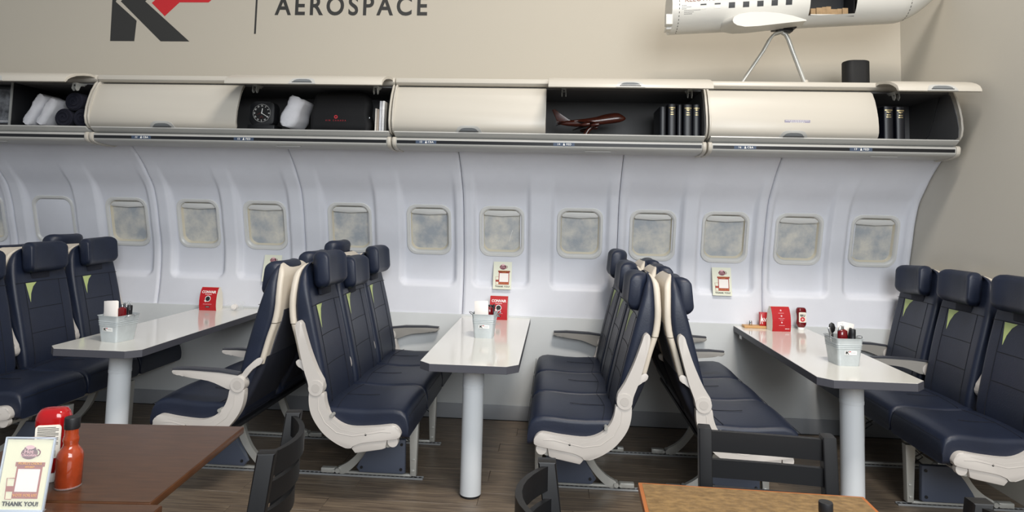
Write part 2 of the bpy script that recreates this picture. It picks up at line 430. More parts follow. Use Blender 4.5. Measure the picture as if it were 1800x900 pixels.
def csmooth(P, n=4, hard=60):
    """round a closed outline through its points, keeping corners sharper than `hard` degrees"""
    out = []; L_ = len(P)
    def turn(i):
        a = Vector(P[i])-Vector(P[i-1]); b = Vector(P[(i+1) % L_])-Vector(P[i]); return math.degrees(a.angle(b))
    for i in range(L_):
        p0, p1, p2, p3 = [Vector(P[(i+k) % L_]) for k in (-1, 0, 1, 2)]
        m1 = (p2-p0)*.5 if turn(i) < hard else (p2-p1); m2 = (p3-p1)*.5 if turn((i+1) % L_) < hard else (p2-p1)
        ln = (p2-p1).length
        for m in (m1, m2):
            if m.length > 1.2*ln: m *= 1.2*ln/m.length
        for k in range(n):
            u = k/n; q = (2*u**3-3*u*u+1)*p1+(u**3-2*u*u+u)*m1+(-2*u**3+3*u*u)*p2+(u**3-u*u)*m2; out.append((q.x, q.y))
    return out
SIDE, UPARM, DNARM, RLEG, LINK = csmooth(SIDE), csmooth(UPARM), csmooth(DNARM, 3), csmooth(RLEG), csmooth(LINK, 3)
_c = {}
def cm(key, fn, m, angle=38):
    if key not in _c: _c[key] = mesh(key, fn(), m, angle)
    return _c[key]
def seat_row(label, px, rot, arms, heads, group='airline seat triples at the booth tables', kick=True):
    """origin on the floor under the arm pivots; local +x = way the row faces. arms: near to far, True = folded up"""
    root = thing('airline_seat_row', label, 'airline seats', (px, -.77, 0), PI if rot else 0, group)
    sg = -1 if rot else 1        # world Y = -.77 + sg * local y
    for s in range(3):           # near, middle, far
        yc = sg*(-.48+.48*s); hx, hz, tilt = heads[s]; hx -= .040
        c = obj('seat_cushion', cm('cush', cush_vf, M_NAVY, 50), None, root, loc=(0, yc, 0))
        seam = merge(tube([(x_, y_, ctop(x_, y_)) for x_, y_ in [(.10, -.225), (.085, -.12), (.075, 0), (.085, .12), (.10, .225)]], .0013, 5),
                     tube([(x_, 0, ctop(x_, 0)) for x_ in (.075, .14, .2, .25)], .0013, 5),
                     tube([(.4575, y_, .448) for y_ in (-.215, -.1, 0, .1, .215)], .0014, 5))
        obj('seam', cm('cseam', lambda: seam, M_SEAM), None, c)
        b = obj('backrest', cm('back', back_vf, M_NAVY, 50), None, root, loc=(0, yc, 0))
        obj('back_shell', cm('shell', lambda: shell_vf(.87, 1.160, .004, .032), M_SHELL), None, b)
        obj('lower_shell', cm('shell2', lambda: shell_vf(.665, .866, .002, .030), M_SHELL), None, b)
        obj('tray_table', cm('tray', lambda: merge(*[loft([[(cub(REAR, z)-.026+x, y, z) for y, x in rrect(.165, .006, .005, 3)] for z in (.70, .76, .82, .88, .93)])]), M_PAD), None, b)
        obj('back_pocket', cm('pocket', lambda: loft([[(xx+x, y, z) for y, x in rrect(.205, hx_, .02, 4)] for z, xx, hx_ in ((.335, .07, .010), (.36, .065, .025), (.42, .030, .030), (.48, .0, .030), (.55, -.035, .030), (.62, -.070, .026), (.68, -.096, .020), (.70, -.104, .012))]), M_NAVYC), None, b)
        obj('seam', cm('bseam', lambda: merge(strip([(y, .956) for y in (-.205, -.15, -.1, -.05, 0, .05, .1, .15, .205)]), strip([(y, .80) for y in (-.13, -.06, 0, .06, .13)]), strip([(y, .655) for y in (-.13, -.06, 0, .06, .13)]),
            strip([(-.135, .956-.043*i) for i in range(13)]), strip([(.135, .956-.043*i) for i in range(13)])), M_SEAM), None, b)
        def tri():
            P = [(-.125, .952), (-.10, .952), (-.07, .952), (-.038, .952), (-.07, .928), (-.095, .888), (-.108, .838)]
            v = [(fx(y, z)+.0012, y, z) for y, z in P]; v += [(x-.003, y, z) for x, y, z in v]; n = len(P)
            return v, [list(range(n)), list(range(2*n-1, n-1, -1))]+[[i, (i+1) % n, n+(i+1) % n, n+i] for i in range(n)]
        obj('green_insert', cm('tri', tri, M_GREEN), None, b)
        h = obj('headrest', cm('head', head_vf, M_NAVY, 60), None, b, loc=(hx, 0, hz), rot=(tilt, -.10, 0))
        obj('headrest_flap', cm('flap', lambda: rbox((-.012, 0, -.105), (.02, .15, .06), .008, 2), M_NAVYC), None, h)
    # arms
    for k in range(4):
        yl = sg*(-.722+k*.4813); up = arms[k]; inner = k in (1, 2); wd = .021
        a = obj('armrest', cm('arm%d' % up, (lambda: prism(UPARM, -wd, wd, 'y', .0035)) if up else (lambda: prism(DNARM, -wd, wd, 'y', .0035)), M_ARM), None, root, loc=(-.022 if inner and up else 0, yl, 0))
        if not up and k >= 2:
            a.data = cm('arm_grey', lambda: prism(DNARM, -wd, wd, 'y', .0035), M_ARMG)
        if inner: a.scale = (1, .72, 1)
        obj('pivot_disc', cm('pdisc', lambda: disc((.0, 0, .572), .037, 'y', .051, 28), M_ARM, 30), None, a)
        obj('pivot_cap', cm('pcap', lambda: disc((.0, 0, .572), .021, 'y', .0535, 24), M_ARMD, 30), None, a)
        if not up: obj('arm_pad', cm('pad', lambda: prism(DNPAD, -.0235, .0235, 'y', .003), M_PAD), None, a)
        obj('recline_link', cm('link', lambda: prism(LINK, -.008, .008, 'y', .002), M_ARM), None, a)
    for k in (0, 3):
        yl = sg*(-.722+k*.4813)
        p = obj('side_panel', cm('sidep', lambda: prism(SIDE, -.020, .020, 'y', .004, 2), M_ARM), None, root, loc=(0, yl, 0))
        for sd in (-1, 1):
            obj('panel_rib', cm('rib%d' % sd, lambda: merge(tube([(x, sd*.0192, z) for x, z in GROOVE], .0024, 6), tube([(x+.020, sd*.0192, z+.016) for x, z in GROOVE[2:6]], .0014, 6)), M_ARM), None, p)
        obj('screw_hole', cm('shole', lambda: disc((.255, 0, .362), .0055, 'y', .0412, 12), M_DARK), None, p)
        obj('under_cover', cm('pod', lambda: merge(prism(POD, -.014, .014, 'y', .005), disc((.388, 0, .333), .026, 'y', .026, 20)), M_ARM), None, p)
        obj('bolt', cm('bolt', lambda: disc((.085, 0, .445), .009, 'y', .054, 12), M_STEEL), None, p)
    for x in (.13, .36):
        obj('cross_tube', cm('ctube%.2f' % x, lambda: tube([(x, -.715, .318), (x, .715, .318)], .021, 12), M_STEEL), None, root)
    obj('cushion_pan', cm('pan', lambda: rbox((.225, 0, .345), (.40, 1.40, .02), .004), M_DARK), None, root)
    for q in (-.32, .22):       # legs over the two tracks
        yl = sg*q
        obj('front_leg', cm('fleg', lambda: merge(prism(FLEG, -.020, .020, 'y', .004), rbox((.41, 0, .10), (.018, .05, .012), .003), rbox((.408, 0, .04), (.02, .05, .012), .003)), M_STEEL), None, root, loc=(0, yl, .008))
        g = obj('rear_leg', cm('rleg', lambda: prism(RLEG, -.013, .013, 'y', .0025), M_STEEL), None, root, loc=(0, yl, .006))
        obj('foot_block', cm('foot', lambda: merge(rbox((-.062, 0, .021), (.075, .034, .026), .004), disc((-.005, 0, .024), .013, 'y', .05, 14), disc((-.028, 0, .022), .009, 'y', .045, 12)), M_STEEL), None, g)
        obj('base_rail', cm('brail', lambda: rbox((.20, 0, .013), (.40, .024, .012), .003), M_STEEL), None, root, loc=(0, yl, .006))
        obj('brace_wire', cm('wire', lambda: merge(tube([(.41, .01, .23), (.30, .01, .29), (.24, .01, .31)], .004, 6), tube([(.385, -.012, .29), (.33, -.012, .24), (.40, -.012, .19)], .003, 6)), M_DARK), None, root, loc=(0, yl, 0))
        if kick and q < 0:
            kp = obj('kick_panel', cm('kick', lambda: prism(KICK, -.016, .016, 'y', .008), M_KICK), None, root, loc=(0, yl-sg*.034, .004))
            for x, z in ((.35, .06), (.35, .19), (.135, .062)):
                obj('rivet', cm('rivet', lambda: disc((0, 0, 0), .008, 'y', .039, 12), M_DARK), None, kp, loc=(x, 0, z))
    return root
UPU = lambda *d: [i not in d for i in range(4)]
H0 = (-.045, 1.115, 0)
seat_row('navy seat triple with aisle armrest lowered, at the table with the acrylic holder', -1.547, 1, UPU(0, 1), [(-.075, 1.075, 0), (-.06, 1.10, 0), (-.04, 1.145, 0)])
seat_row('navy seat triple with raised headrests, back to back with the lowered aisle armrest row', -1.153, 0, UPU(3), [(-.030, 1.130, 0), (-.04, 1.075, .0), (-.035, 1.115, 0)])
seat_row('navy seat triple facing the raised headrest row across one table', .34, 1, UPU(3), [(-.055, 1.07, 0), (-.055, 1.09, 0), (-.045, 1.135, 0)])
seat_row('navy seat triple at the ketchup table, back to back with another row', .707, 0, UPU(2, 3), [(-.055, 1.055, 0), (-.06, 1.075, 0), (-.055, 1.08, 0)])
seat_row('navy seat triple at the ketchup table, against the plain end wall', 2.25, 1, UPU(2, 3), [(-.04, 1.10, 0), (-.04, 1.09, 0), (-.04, 1.085, .05)])
seat_row('navy seat triple with all armrests folded up, behind the dark brown tables', -3.145, 0, UPU(), [(-.045, 1.075, 0), (-.045, 1.105, 0), (-.045, 1.115, .04)])
seat_row('navy seat triple of which only headrests and shell tops show behind another row', -3.53, 1, UPU(), [(-.06, 1.08, 0), (-.06, 1.08, 0), (-.05, 1.135, 0)])
# floor tracks
def track(x0, x1, y, label):
    t = thing('seat_track', label, 'track', ((x0+x1)/2, y, 0), group='seat tracks on the floor')
    L_ = x1-x0
    obj('rail', merge(rbox((0, 0, .0035), (L_, .036, .006), .001, 1), rbox((0, -.013, .0065), (L_, .006, .007), .001, 1), rbox((0, .013, .0065), (L_, .006, .007), .001, 1)), M_TRACK, t)
    n = int(L_/.025)
    obj('slot_row', merge(*[rbox((-L_/2+.0125+i*.025, 0, .0072), (.014, .016, .0016), 0) for i in range(n)]), M_DARK, t)['kind'] = 'stuff'
track(-2.02, -.69, -1.09, 'metal track with slots under the back to back rows, aisle side')
track(-2.02, -.69, -.55, 'metal track with slots under the back to back rows, wall side')
track(-.10, 1.16, -1.09, 'metal track under the rows backing each other beside the ketchup table, aisle side')
track(-.10, 1.16, -.55, 'metal track under the rows backing each other beside the ketchup table, wall side')
track(1.78, 2.44, -1.09, 'short metal track under the end wall seats, aisle side')
track(1.78, 2.44, -.55, 'short metal track under the end wall seats, wall side')
track(-4.0, -2.68, -1.09, 'metal track under the seats behind the dark table, aisle side')
track(-4.0, -2.68, -.55, 'metal track under the seats behind the dark table, wall side')

# ================================================================== WHITE BOOTH TABLES
TZ = .711; TW, TL, TC = .4876, 1.51, .056
def booth_table(x, label):
    t = thing('booth_table', label, 'table', (x, -1.2586, 0), group='white booth tables fixed to the cabin wall')
    hw = TW/2; y0 = 1.2586-.003; y1 = -(TL-1.2586)
    poly = [(-hw, y0), (hw, y0), (hw, y1+TC), (hw-TC, y1), (-hw+TC, y1), (-hw, y1+TC)]
    obj('edge_band', prism(poly, TZ-.038, TZ-.0012, 'z', .001, 1), M_EDGE, t)
    ins = [(p[0]*.997, p[1]-.0008 if p[1] > 0 else p[1]+.0008) for p in poly]
    obj('table_top', prism(ins, TZ-.0015, TZ, 'z', 0), M_LAM, t)
    p = obj('pole', lathe([(.0546, .012), (.0546, .545), (.0565, .546), (.0565, .560), (.0555, .561), (.0555, .628), (.064, .655), (.066, .660), (.066, TZ-.0385)], n=36), M_PVC, t)
    obj('pole_foot', lathe([(.051, 0), (.052, .001), (.052, .014), (.05, .015)], n=30), M_DARK, t)
    for sd in (-1, 1): obj('wall_bracket', rbox((sd*(hw-.012), 1.12, TZ-.052), (.004, .05, .028), .001), M_WHITE, t)
    return t
booth_table(-2.3283, 'white booth table with charcoal edge carrying the clear acrylic holder')
booth_table(-.4108, 'white booth table whose bucket stands right before a red coffee card')
booth_table(1.4888, 'white booth table with charcoal edge carrying the small ketchup bottle')

# ================================================================== OVERHEAD BINS
DOORP = [(-.570, 2.252), (-.598, 2.235), (-.622, 2.19), (-.645, 2.13), (-.662, 2.07), (-.671, 2.02), (-.670, 1.985), (-.660, 1.962), (-.648, 1.952)]
def off_poly(P, d):
    out = []
    for i, p in enumerate(P):
        a = P[max(i-1, 0)]; b = P[min(i+1, len(P)-1)]; t = Vector((b[0]-a[0], b[1]-a[1])).normalized()
        out.append((p[0]-t.y*d, p[1]+t.x*d))
    return out
DOORC = DOORP+off_poly(DOORP, .016)[::-1]
HY, HZ = -.570, 2.252
def rotp(P, th):
    c, s = math.cos(th), math.sin(th)
    return [(HY+(y-HY)*c+(z-HZ)*s, HZ-(y-HY)*s+(z-HZ)*c) for y, z in P]
LIPN = Vector((-.93, -.30)).normalized()
def latch_vfs(x, th):
    """recessed pull at the lower middle of a door; built along the door skin, th = opening angle"""
    def at_s(u, s, lift):   # s: metres up from the bottom edge along the skin
        P = rotp(DOORP, th)[::-1]; d = 0
        for a, b in zip(P, P[1:]):
            L_ = math.hypot(b[0]-a[0], b[1]-a[1])
            if d+L_ >= s or (a, b) == (P[-2], P[-1]):
                q = (s-d)/L_; y = a[0]+(b[0]-a[0])*q; z = a[1]+(b[1]-a[1])*q
                n = Vector((-(b[1]-a[1]), b[0]-a[0])).normalized()   # outward
                return (u, y+n.x*lift, z+n.y*lift)
            d += L_
    def plate(pts, lift, rows=6):
        # pts: list of (half width at s) rows
        V = []; F = []; n = len(pts)
        for lf in (lift, -.002):
            for s, hw in pts:
                for i in range(5): V.append(at_s(x+hw*(i/2-1), s, lf))
        for r in range(n-1):
            for i in range(4): F.append([r*5+i, r*5+i+1, (r+1)*5+i+1, (r+1)*5+i])
        o = n*5
        for r in range(n-1):
            F.append([r*5, (r+1)*5, o+(r+1)*5, o+r*5]); F.append([r*5+4, (r+1)*5+4, o+(r+1)*5+4, o+r*5+4])
        for i in range(4):
            F.append([i, i+1, o+i+1, o+i]); F.append([(n-1)*5+i, (n-1)*5+i+1, o+(n-1)*5+i+1, o+(n-1)*5+i])
        return V, F
    a = plate([(.001, .085), (.012, .080), (.026, .074), (.036, .066), (.043, .05), (.047, .03)], .003)
    b = plate([(.012, .056), (.018, .055), (.025, .048), (.030, .038), (.033, .02)], .0045)
    c = plate([(.010, .062), (.0125, .062)], .0065)
    return a, b, c
def bin_unit(label, x0, x1, doors, tags, cap_r=True):
    """doors: (xa, xb, open)"""
    t = thing('overhead_bin', label, 'luggage bin', ((x0+x1)/2, -.3, 1.845), group='overhead luggage bins')
    # dark lining: floor, back, top and cheeks
    obj('bin_floor', box2((x0+.012, -.628, 1.936), (x1-.012, -.10, 1.954), .002), M_BININ, t, world=True)
    obj('bin_lining', merge(box2((x0+.012, -.112, 1.954), (x1-.012, -.10, 2.256), 0), box2((x0+.012, -.555, 2.246), (x1-.012, -.112, 2.256), 0),
        prism([(-.60, 1.954), (-.650, 1.968), (-.655, 2.02), (-.640, 2.09), (-.61, 2.17), (-.575, 2.23), (-.555, 2.246), (-.112, 2.246), (-.112, 1.954)], x0+.0122, x0+.016, 'x'),
        prism([(-.60, 1.954), (-.650, 1.968), (-.655, 2.02), (-.640, 2.09), (-.61, 2.17), (-.575, 2.23), (-.555, 2.246), (-.112, 2.246), (-.112, 1.954)], x1-.016, x1-.0122, 'x')), M_BININ, t, world=True)
    CAPP = [(.095, 1.93), (-.60, 1.935), (-.640, 1.945), (-.668, 1.972), (-.680, 2.015), (-.672, 2.075), (-.655, 2.135), (-.632, 2.195), (-.605, 2.245), (-.58, 2.268), (.095, 2.268)]
    for xa in (x0, x1-.012): obj('end_frame', prism(CAPP, xa, xa+.012, 'x', .003), M_BIN, t, world=True)
    obj('top_cover', prism([(.097, 2.258), (-.565, 2.258), (-.590, 2.262), (-.602, 2.275), (-.600, 2.294), (-.588, 2.306), (.097, 2.306)], x0, x1, 'x', .002), M_BIN, t, world=True)
    obj('sill', prism([(-.12, 1.934), (-.652, 1.952), (-.655, 1.945), (-.645, 1.936), (-.625, 1.925), (-.605, 1.914), (-.12, 1.910)], x0+.013, x1-.013, 'x', .001), M_BINLO, t, world=True)
    v = obj('service_rail', prism([(-.12, 1.909), (-.60, 1.913), (-.632, 1.9115), (-.6405, 1.905), (-.6405, 1.899), (-.638, 1.872), (-.630, 1.862), (-.605, 1.853), (-.55, 1.8475), (-.46, 1.846), (-.40, 1.850), (-.38, 1.86)], x0+.02, x1-.02, 'x', .0012), M_BINLO, t, world=True)
    obj('black_strip', prism([(-.6385, 1.897), (-.6412, 1.896), (-.6392, 1.876), (-.6365, 1.875)], x0+.03, x1-.03, 'x'), M_BAND, v, world=True)
    for xa in (x0+.001, x1-.025):
        obj('rail_end_cap', prism([(-.30, 1.915), (-.60, 1.917), (-.638, 1.916), (-.649, 1.906), (-.649, 1.890), (-.645, 1.870), (-.634, 1.857), (-.605, 1.847), (-.55, 1.8405), (-.42, 1.8395), (-.36, 1.86)], xa, xa+.024, 'x', .005), M_BIN, t, world=True)
    for xs, s in tags:
        g = obj('row_tag', prism([(-.6401, 1.897), (-.6418, 1.896), (-.6398, 1.876), (-.638, 1.875)], xs-.066, xs+.066, 'x'), M_TAG, v, world=True)
        n_, w_ = s
        pic = merge(lathe([(.001, .0), (.0025, .001), (.0028, .0025), (.0015, .005)], (0, 0, .003), 8), prism([(-.006, -.0065), (.006, -.0065), (.004, .0), (.001, .003), (-.001, .003), (-.004, .0)], -.0006, .0006, 'y'))
        tv = merge(shift(text_vf(n_, .0175, 1.1), (-.033, 0, 0)), pic, shift(text_vf(w_, .0175, 1.15), (.030, 0, 0)))
        tv = xf(tv, Matrix.Rotation(-.09, 4, 'X')); tv = shift(tv, (xs, -.6422, 1.886))
        obj('row_number', tv, M_WHITE, t, world=True)
    for xa, xb, op in doors:
        th = math.radians(60) if op else 0
        dz = (.034 if op else 0)
        d = obj('bin_door', shift(prism(rotp(DOORC, th), xa+.004, xb-.004, 'x', .004), (0, 0, dz)), M_BIN, t, world=True)
        xm = (xa+xb)/2 if xb-xa > .7 else xb-.22
        a, b, c = [shift(q, (0, 0, dz)) for q in latch_vfs(xm, th)]
        obj('latch_plate', a, M_BINLO, d, world=True); obj('latch_paddle', b, M_SLOT, d, world=True); obj('latch_shadow_gap', c, M_DARK, d, world=True)
        if op:
            for xq in (xa+.10, xb-.10):
                if xq > 2.3 or xq < xa: continue
                br = [(-.56, 2.248), (-.66, 2.236), (-.668, 2.20), (-.652, 2.185), (-.635, 2.19), (-.62, 2.222), (-.57, 2.236)]
                h = obj('hinge_bracket', merge(prism(br, xq-.014, xq-.010, 'x', .001), prism(br, xq+.010, xq+.014, 'x', .001), box2((xq-.012, -.655, 2.225), (xq+.012, -.58, 2.240), .001)), M_LATCH, t, world=True)
                obj('hinge_bolt', merge(disc((xq-.0145, -.652, 2.215), .005, 'x', .002, 10), disc((xq, -.659, 2.222), .004, 'y', .003, 10)), M_DARK, h, world=True)
    # passenger reading plate under the rail
    obj('rail_plate', rbox(((x0+x1)/2+.32, -.585, 1.849), (.16, .03, .004), .0015), M_BINLO, v, world=True)
    return t
b0 = bin_unit('overhead bin holding the framed photo and rolled towels, open door', -5.08, -3.072, [(-5.07, -4.085, False), (-4.075, -3.078, True)], [])
obj('divider', box2((-3.665, -.60, 1.954), (-3.655, -.113, 2.246), .001), M_DARK, b0, world=True)
obj('divider_edge', box2((-3.667, -.608, 1.954), (-3.653, -.600, 2.246), .001), M_LATCH, b0, world=True)
bin_unit('overhead bin with a closed door beside the clock and flight bag', -3.064, -1.056, [(-3.06, -2.062, False), (-2.056, -1.062, True)], [(-2.71, ('11', 'CBA')), (-2.02, ('12', 'FED'))])
bin_unit('overhead bin with a closed door beside the wooden airliner', -1.048, .914, [(-1.044, -.072, False), (-.066, .908, True)], [(-.83, ('13', 'CBA')), (.04, ('14', 'FED'))])
b3 = bin_unit('overhead bin with lilac sticker on closed door, reaching the end wall', .922, 2.405, [(.926, 1.928, False), (1.936, 2.402, True)], [(1.145, ('16', 'CBA')), (1.83, ('17', 'FED'))])
stv = rbox((0, 0, 0), (.150, .0016, .018), 0)
st = obj('door_sticker', shift(xf(stv, Matrix.Rotation(.24, 4, 'X')), (1.447, -.6685, 2.047)), mat('lilac sticker', '9d98ad', .5), b3, world=True)
obj('sticker_text', shift(xf(merge(shift(bars(.14, .006), (0, -.0012, .004)), shift(bars(.085, .006), (0, -.0012, -.0045))), Matrix.Rotation(.24, 4, 'X')), (1.447, -.6685, 2.047)), M_WHITE, b3, world=True)

# ================================================================== LOGO ON THE DRYWALL
def wallprint(name, polys, m, parent):
    return obj(name, merge(*[prism(p, .0985, .0998, 'y') for p in polys]), m, parent, world=True)
lg = thing('wall_logo', 'large dark K and red F emblem painted on beige wall', 'logo', (-3.1, .099, 2.72))
KZ = 2.722
wallprint('dark_stroke', [[(-3.51, KZ), (-3.313, KZ), (-3.305, 2.885), (-3.485, 3.035), (-3.485, 3.045), (-3.30, 3.20), (-3.30, 3.36), (-3.52, 3.36)]], M_GREYK, lg)
wallprint('dark_arm', [[(-3.098, KZ), (-2.866, KZ), (-3.245, 3.040), (-2.90, 3.36), (-3.10, 3.36), (-3.445, 3.04)]], M_GREYK, lg)
wallprint('red_arm', [[(-3.19, 3.027), (-3.078, 2.922), (-2.965, 3.032), (-2.73, 3.032), (-2.60, 3.15), (-2.98, 3.15), (-2.89, 3.23), (-2.52, 3.23), (-2.39, 3.36), (-2.83, 3.36)]], M_REDP, lg)
br_ = thing('wall_lettering', 'dark vertical bar and the word AEROSPACE on beige wall', 'lettering', (-1.9, .099, 2.78))
wallprint('bar', [[(-2.352, 2.785), (-2.338, 2.785), (-2.338, 3.36), (-2.352, 3.36)]], M_GREYK, br_)
aero = text_vf('AEROSPACE', .195, 1.32, .0006, bold=.0042, res=6)
xs_ = [p[0] for p in aero[0]]; zs_ = [p[2] for p in aero[0]]
sx_ = 1.19/(max(xs_)-min(xs_)); cx_ = (max(xs_)+min(xs_))/2
aero = ([(-1.602+(p[0]-cx_)*sx_, .0988+p[1], 2.932+(p[2]-min(zs_))*1.05) for p in aero[0]], aero[1])
obj('letters', aero, M_GREYK, br_, world=True)

# ================================================================== BIN CONTENTS
BF = 1.9545
def pillow_vf(L_, W_, T_, n=12, seed=0):
    rnd = random.Random(seed); R = []
    for i in range(n+1):
        s = i/n; z = L_*s; e = .62+.38*math.sqrt(max(0, 1-(abs(s-.5)*2)**4)); bl = 1+.10*math.sin(s*9+seed)
        R.append([(x*(1+rnd.uniform(-.05, .05)), y*(1+rnd.uniform(-.04, .04)), z+rnd.uniform(-.004, .004)) for x, y in rrect(T_/2*e*bl, W_/2*(.85+.15*e), T_*.40*e, 4)])
    return loft(R)
# framed photograph
t = thing('picture_frame', 'black framed glossy photograph in the towel bin', 'picture', (-3.93, -.50, BF))
obj('frame', merge(box2((-.26, -.012, 0), (.255, .012, .028), .002), box2((-.26, -.012, .262), (.255, .012, .285), .002), box2((-.26, -.012, .028), (-.225, .012, .262), .002), box2((.21, -.012, .028), (.255, .012, .262), .002)), M_DARK, t)
obj('photo', box2((-.226, -.003, .027), (.211, .003, .263), 0), M_PHOTO, t)
obj('photo_caption_bar', box2((-.226, -.0042, .040), (.211, -.0032, .044), 0), M_WHITE, t)
for (x, sd, L_, ang, lab) in ((-3.597, 1, .225, .50, 'white pillow leaning at the divider in the towel bin'), (-3.500, 2, .195, .50, 'white pillow wedged between pillow and navy rolled towels')):
    tag(obj('pillow', xf(pillow_vf(L_, .20, .070, seed=sd), Matrix.Rotation(ang, 4, 'Y')), M_TOWEL, loc=(x, -.46, BF+.022), angle=70), lab, 'pillow', 'white pillows in the towel bin')
def roll(x, z, lab):
    t = thing('rolled_towel', lab, 'towel', (x, -.36, z), group='rolled navy towels')
    R = []
    for y, r in ((-.20, .050), (-.203, .056), (-.196, .0625), (0, .064), (.19, .062), (.2, .05)): R.append([(r*math.cos(a*PI/12), y, r*math.sin(a*PI/12)+.064) for a in range(24)])
    obj('towel_body', loft(R), M_ROLL, t)
    obj('roll_spiral', tube([((.008+.0021*i)*math.cos(i*.55), -.204, .064+(.008+.0021*i)*math.sin(i*.55)) for i in range(24)], .0045, 6), M_ROLL, t)
roll(-3.318, BF, 'navy rolled towel on the bin floor beside white pillow')
roll(-3.188, BF, 'navy rolled towel on the bin floor beside the closed bin door')
roll(-3.253, BF+.111, 'navy rolled towel on top of two others')
# heading-indicator clock
t = thing('clock', 'black square clock with compass dial in open bin', 'clock', (-1.957, -.50, BF))
obj('base', rbox((0, .02, .02), (.185, .13, .04), .006), M_DARK, t)
obj('case', prism(rrect(.084, .078, .034, 5), -.035, .045, 'y', .006), M_DARK, t, loc=(0, 0, .117))
f_ = obj('dial', disc((0, -.037, 0), .062, 'y', .002, 40), mat('clock dial black', '08080a', .4), t, loc=(0, 0, .117))
tk = []
for i in range(72):
    a = i*PI/36; l = .006 if i % 6 == 0 else .0035
    tk.append(xf(box2((-.0006, -.0392, .0605-l), (.0006, -.0382, .0605), 0), Matrix.Rotation(a, 4, 'Y')))
obj('tick_marks', merge(*tk), M_WHITE, f_)
for i, s in enumerate(['N', '3', '6', 'E', '12', '15', 'S', '21', '24', 'W', '30', '33']):
    a = i*PI/6
    obj('numeral', shift(xf(text_vf(s, .0135), Matrix.Rotation(a, 4, 'Y')), (.048*math.sin(a), -.0388, .048*math.cos(a))), M_WHITE, f_)
obj('clock_hand', merge(xf(box2((-.0022, -.0405, -.004), (.0022, -.0395, .032), 0), Matrix.Rotation(.14, 4, 'Y')), xf(box2((-.0015, -.0415, -.004), (.0015, -.0407, .050), 0), Matrix.Rotation(2.1, 4, 'Y'))), M_WHITE, f_)
obj('red_pointer', merge(tube([(0, -.0395, -.018), (-.012, -.0395, -.034), (.012, -.0395, -.034), (0, -.0395, -.018)], .0007, 5), tube([(-.01, -.0395, 0), (-.035, -.0395, -.012), (-.01, -.0395, -.012)], .0006, 5)), M_BRICKR, f_)
tag(obj('pillow', xf(pillow_vf(.205, .24, .115, seed=5), Matrix.Rotation(.36, 4, 'Y')), M_TOWEL, loc=(-1.768, -.50, BF+.024), angle=70), 'white pillow leaning against black flight bag', 'pillow')
# flight bag
t = thing('flight_bag', 'black soft flight bag with red roundel and airline lettering', 'bag', (-1.43, -.48, BF))
R = []
for z, hw, hy in ((0, .185, .05), (.006, .20, .062), (.05, .205, .066), (.12, .196, .064), (.19, .192, .058), (.235, .186, .05), (.258, .172, .036), (.266, .15, .018)):
    R.append([(x+.006*math.sin(z*40), y, z-(.012*math.exp(-((x+.01)/.05)**2) if z > .2 else 0)) for x, y in [(p, q) for p, q in rrect(hw, hy, .035, 5)]])
obj('bag_body', loft(R), M_BAG, t, angle=60)
obj('zip_pull', rbox((.196, -.046, .098), (.004, .006, .014), .001), M_CHROME, t)
obj('emblem', merge(disc((-.022, -.0662, .098), .012, 'y', .002, 24)), M_ROSE, t)
obj('emblem_leaf', prism([(-.022+x*.0075, .098+z*.0075) for x, z in ((0, 1), (.3, .5), (.6, .55), (.9, .1), (.45, -.25), (.5, -.45), (.08, -.35), (.08, -.9), (-.08, -.9), (-.08, -.35), (-.5, -.45), (-.45, -.25), (-.9, .1), (-.6, .55), (-.3, .5))], -.0684, -.0672, 'y'), M_BAG, t)
obj('lettering', shift(text_vf('AIR CANADA', .0135, 1.9), (-.022, -.0672, .074)), M_ROSE, t)
for i, (x, h, th_, m_) in enumerate(((-1.182, .155, .012, 'cfcac2'), (-1.168, .150, .012, 'a89c90'), (-1.152, .205, .016, 'c9cbd0'), (-1.134, .205, .016, 'efefef'), (-1.117, .195, .013, '8c8880'))):
    tm = tag(obj('magazine', rbox((0, 0, h/2), (th_*.9, .20, h), .001, 1), mat('magazine cover %d' % i, m_, .4, var=.15, vscale=60), loc=(x, -.46, BF), rot=(0, 0, 0)),
        ['thin cream magazine at the outside of the stack by flight bag', 'thin brown grey magazine second in the stack by flight bag', 'tall silver grey magazine in the stack by flight bag', 'tall white magazine in the stack by flight bag', 'grey magazine against the bin end frame by flight bag'][i], 'magazine', 'magazines beside the flight bag')
# wooden airliner model
t = thing('model_airliner', 'polished red brown wooden jumbo jet model on curved stand', 'model plane', (.19, -.42, BF))
ax = -math.radians(8)
Fm = Matrix.Translation((.018, 0, .106)) @ Matrix.Rotation(ax, 4, 'Y') @ Matrix.Scale(.90, 4)
R = []
for x, r, zc, hump in ((-.235, .004, .022, 0), (-.22, .010, .020, 0), (-.17, .019, .012, 0), (-.10, .027, .004, 0), (-.03, .030, 0, 0), (.05, .030, 0, .002), (.09, .030, 0, .009), (.13, .030, 0, .014), (.185, .030, 0, .015), (.215, .028, 0, .012), (.24, .021, -.002, .004), (.255, .012, -.004, 0), (.262, .003, -.006, 0)):
    R.append([(x, r*.92*math.cos(a*PI/10), zc+r*math.sin(a*PI/10)+(hump*max(0, math.sin(a*PI/10))**1.5)) for a in range(20)])
obj('fuselage', xf(loft(R), Fm), M_MWOOD, t, angle=60)
obj('tail_fin', xf(prism([(-.165, .028), (-.235, .034), (-.262, .125), (-.238, .128), (-.205, .085), (-.15, .036), (-.12, .030)], -.004, .004, 'y', .002), Fm), M_MWOOD, t)
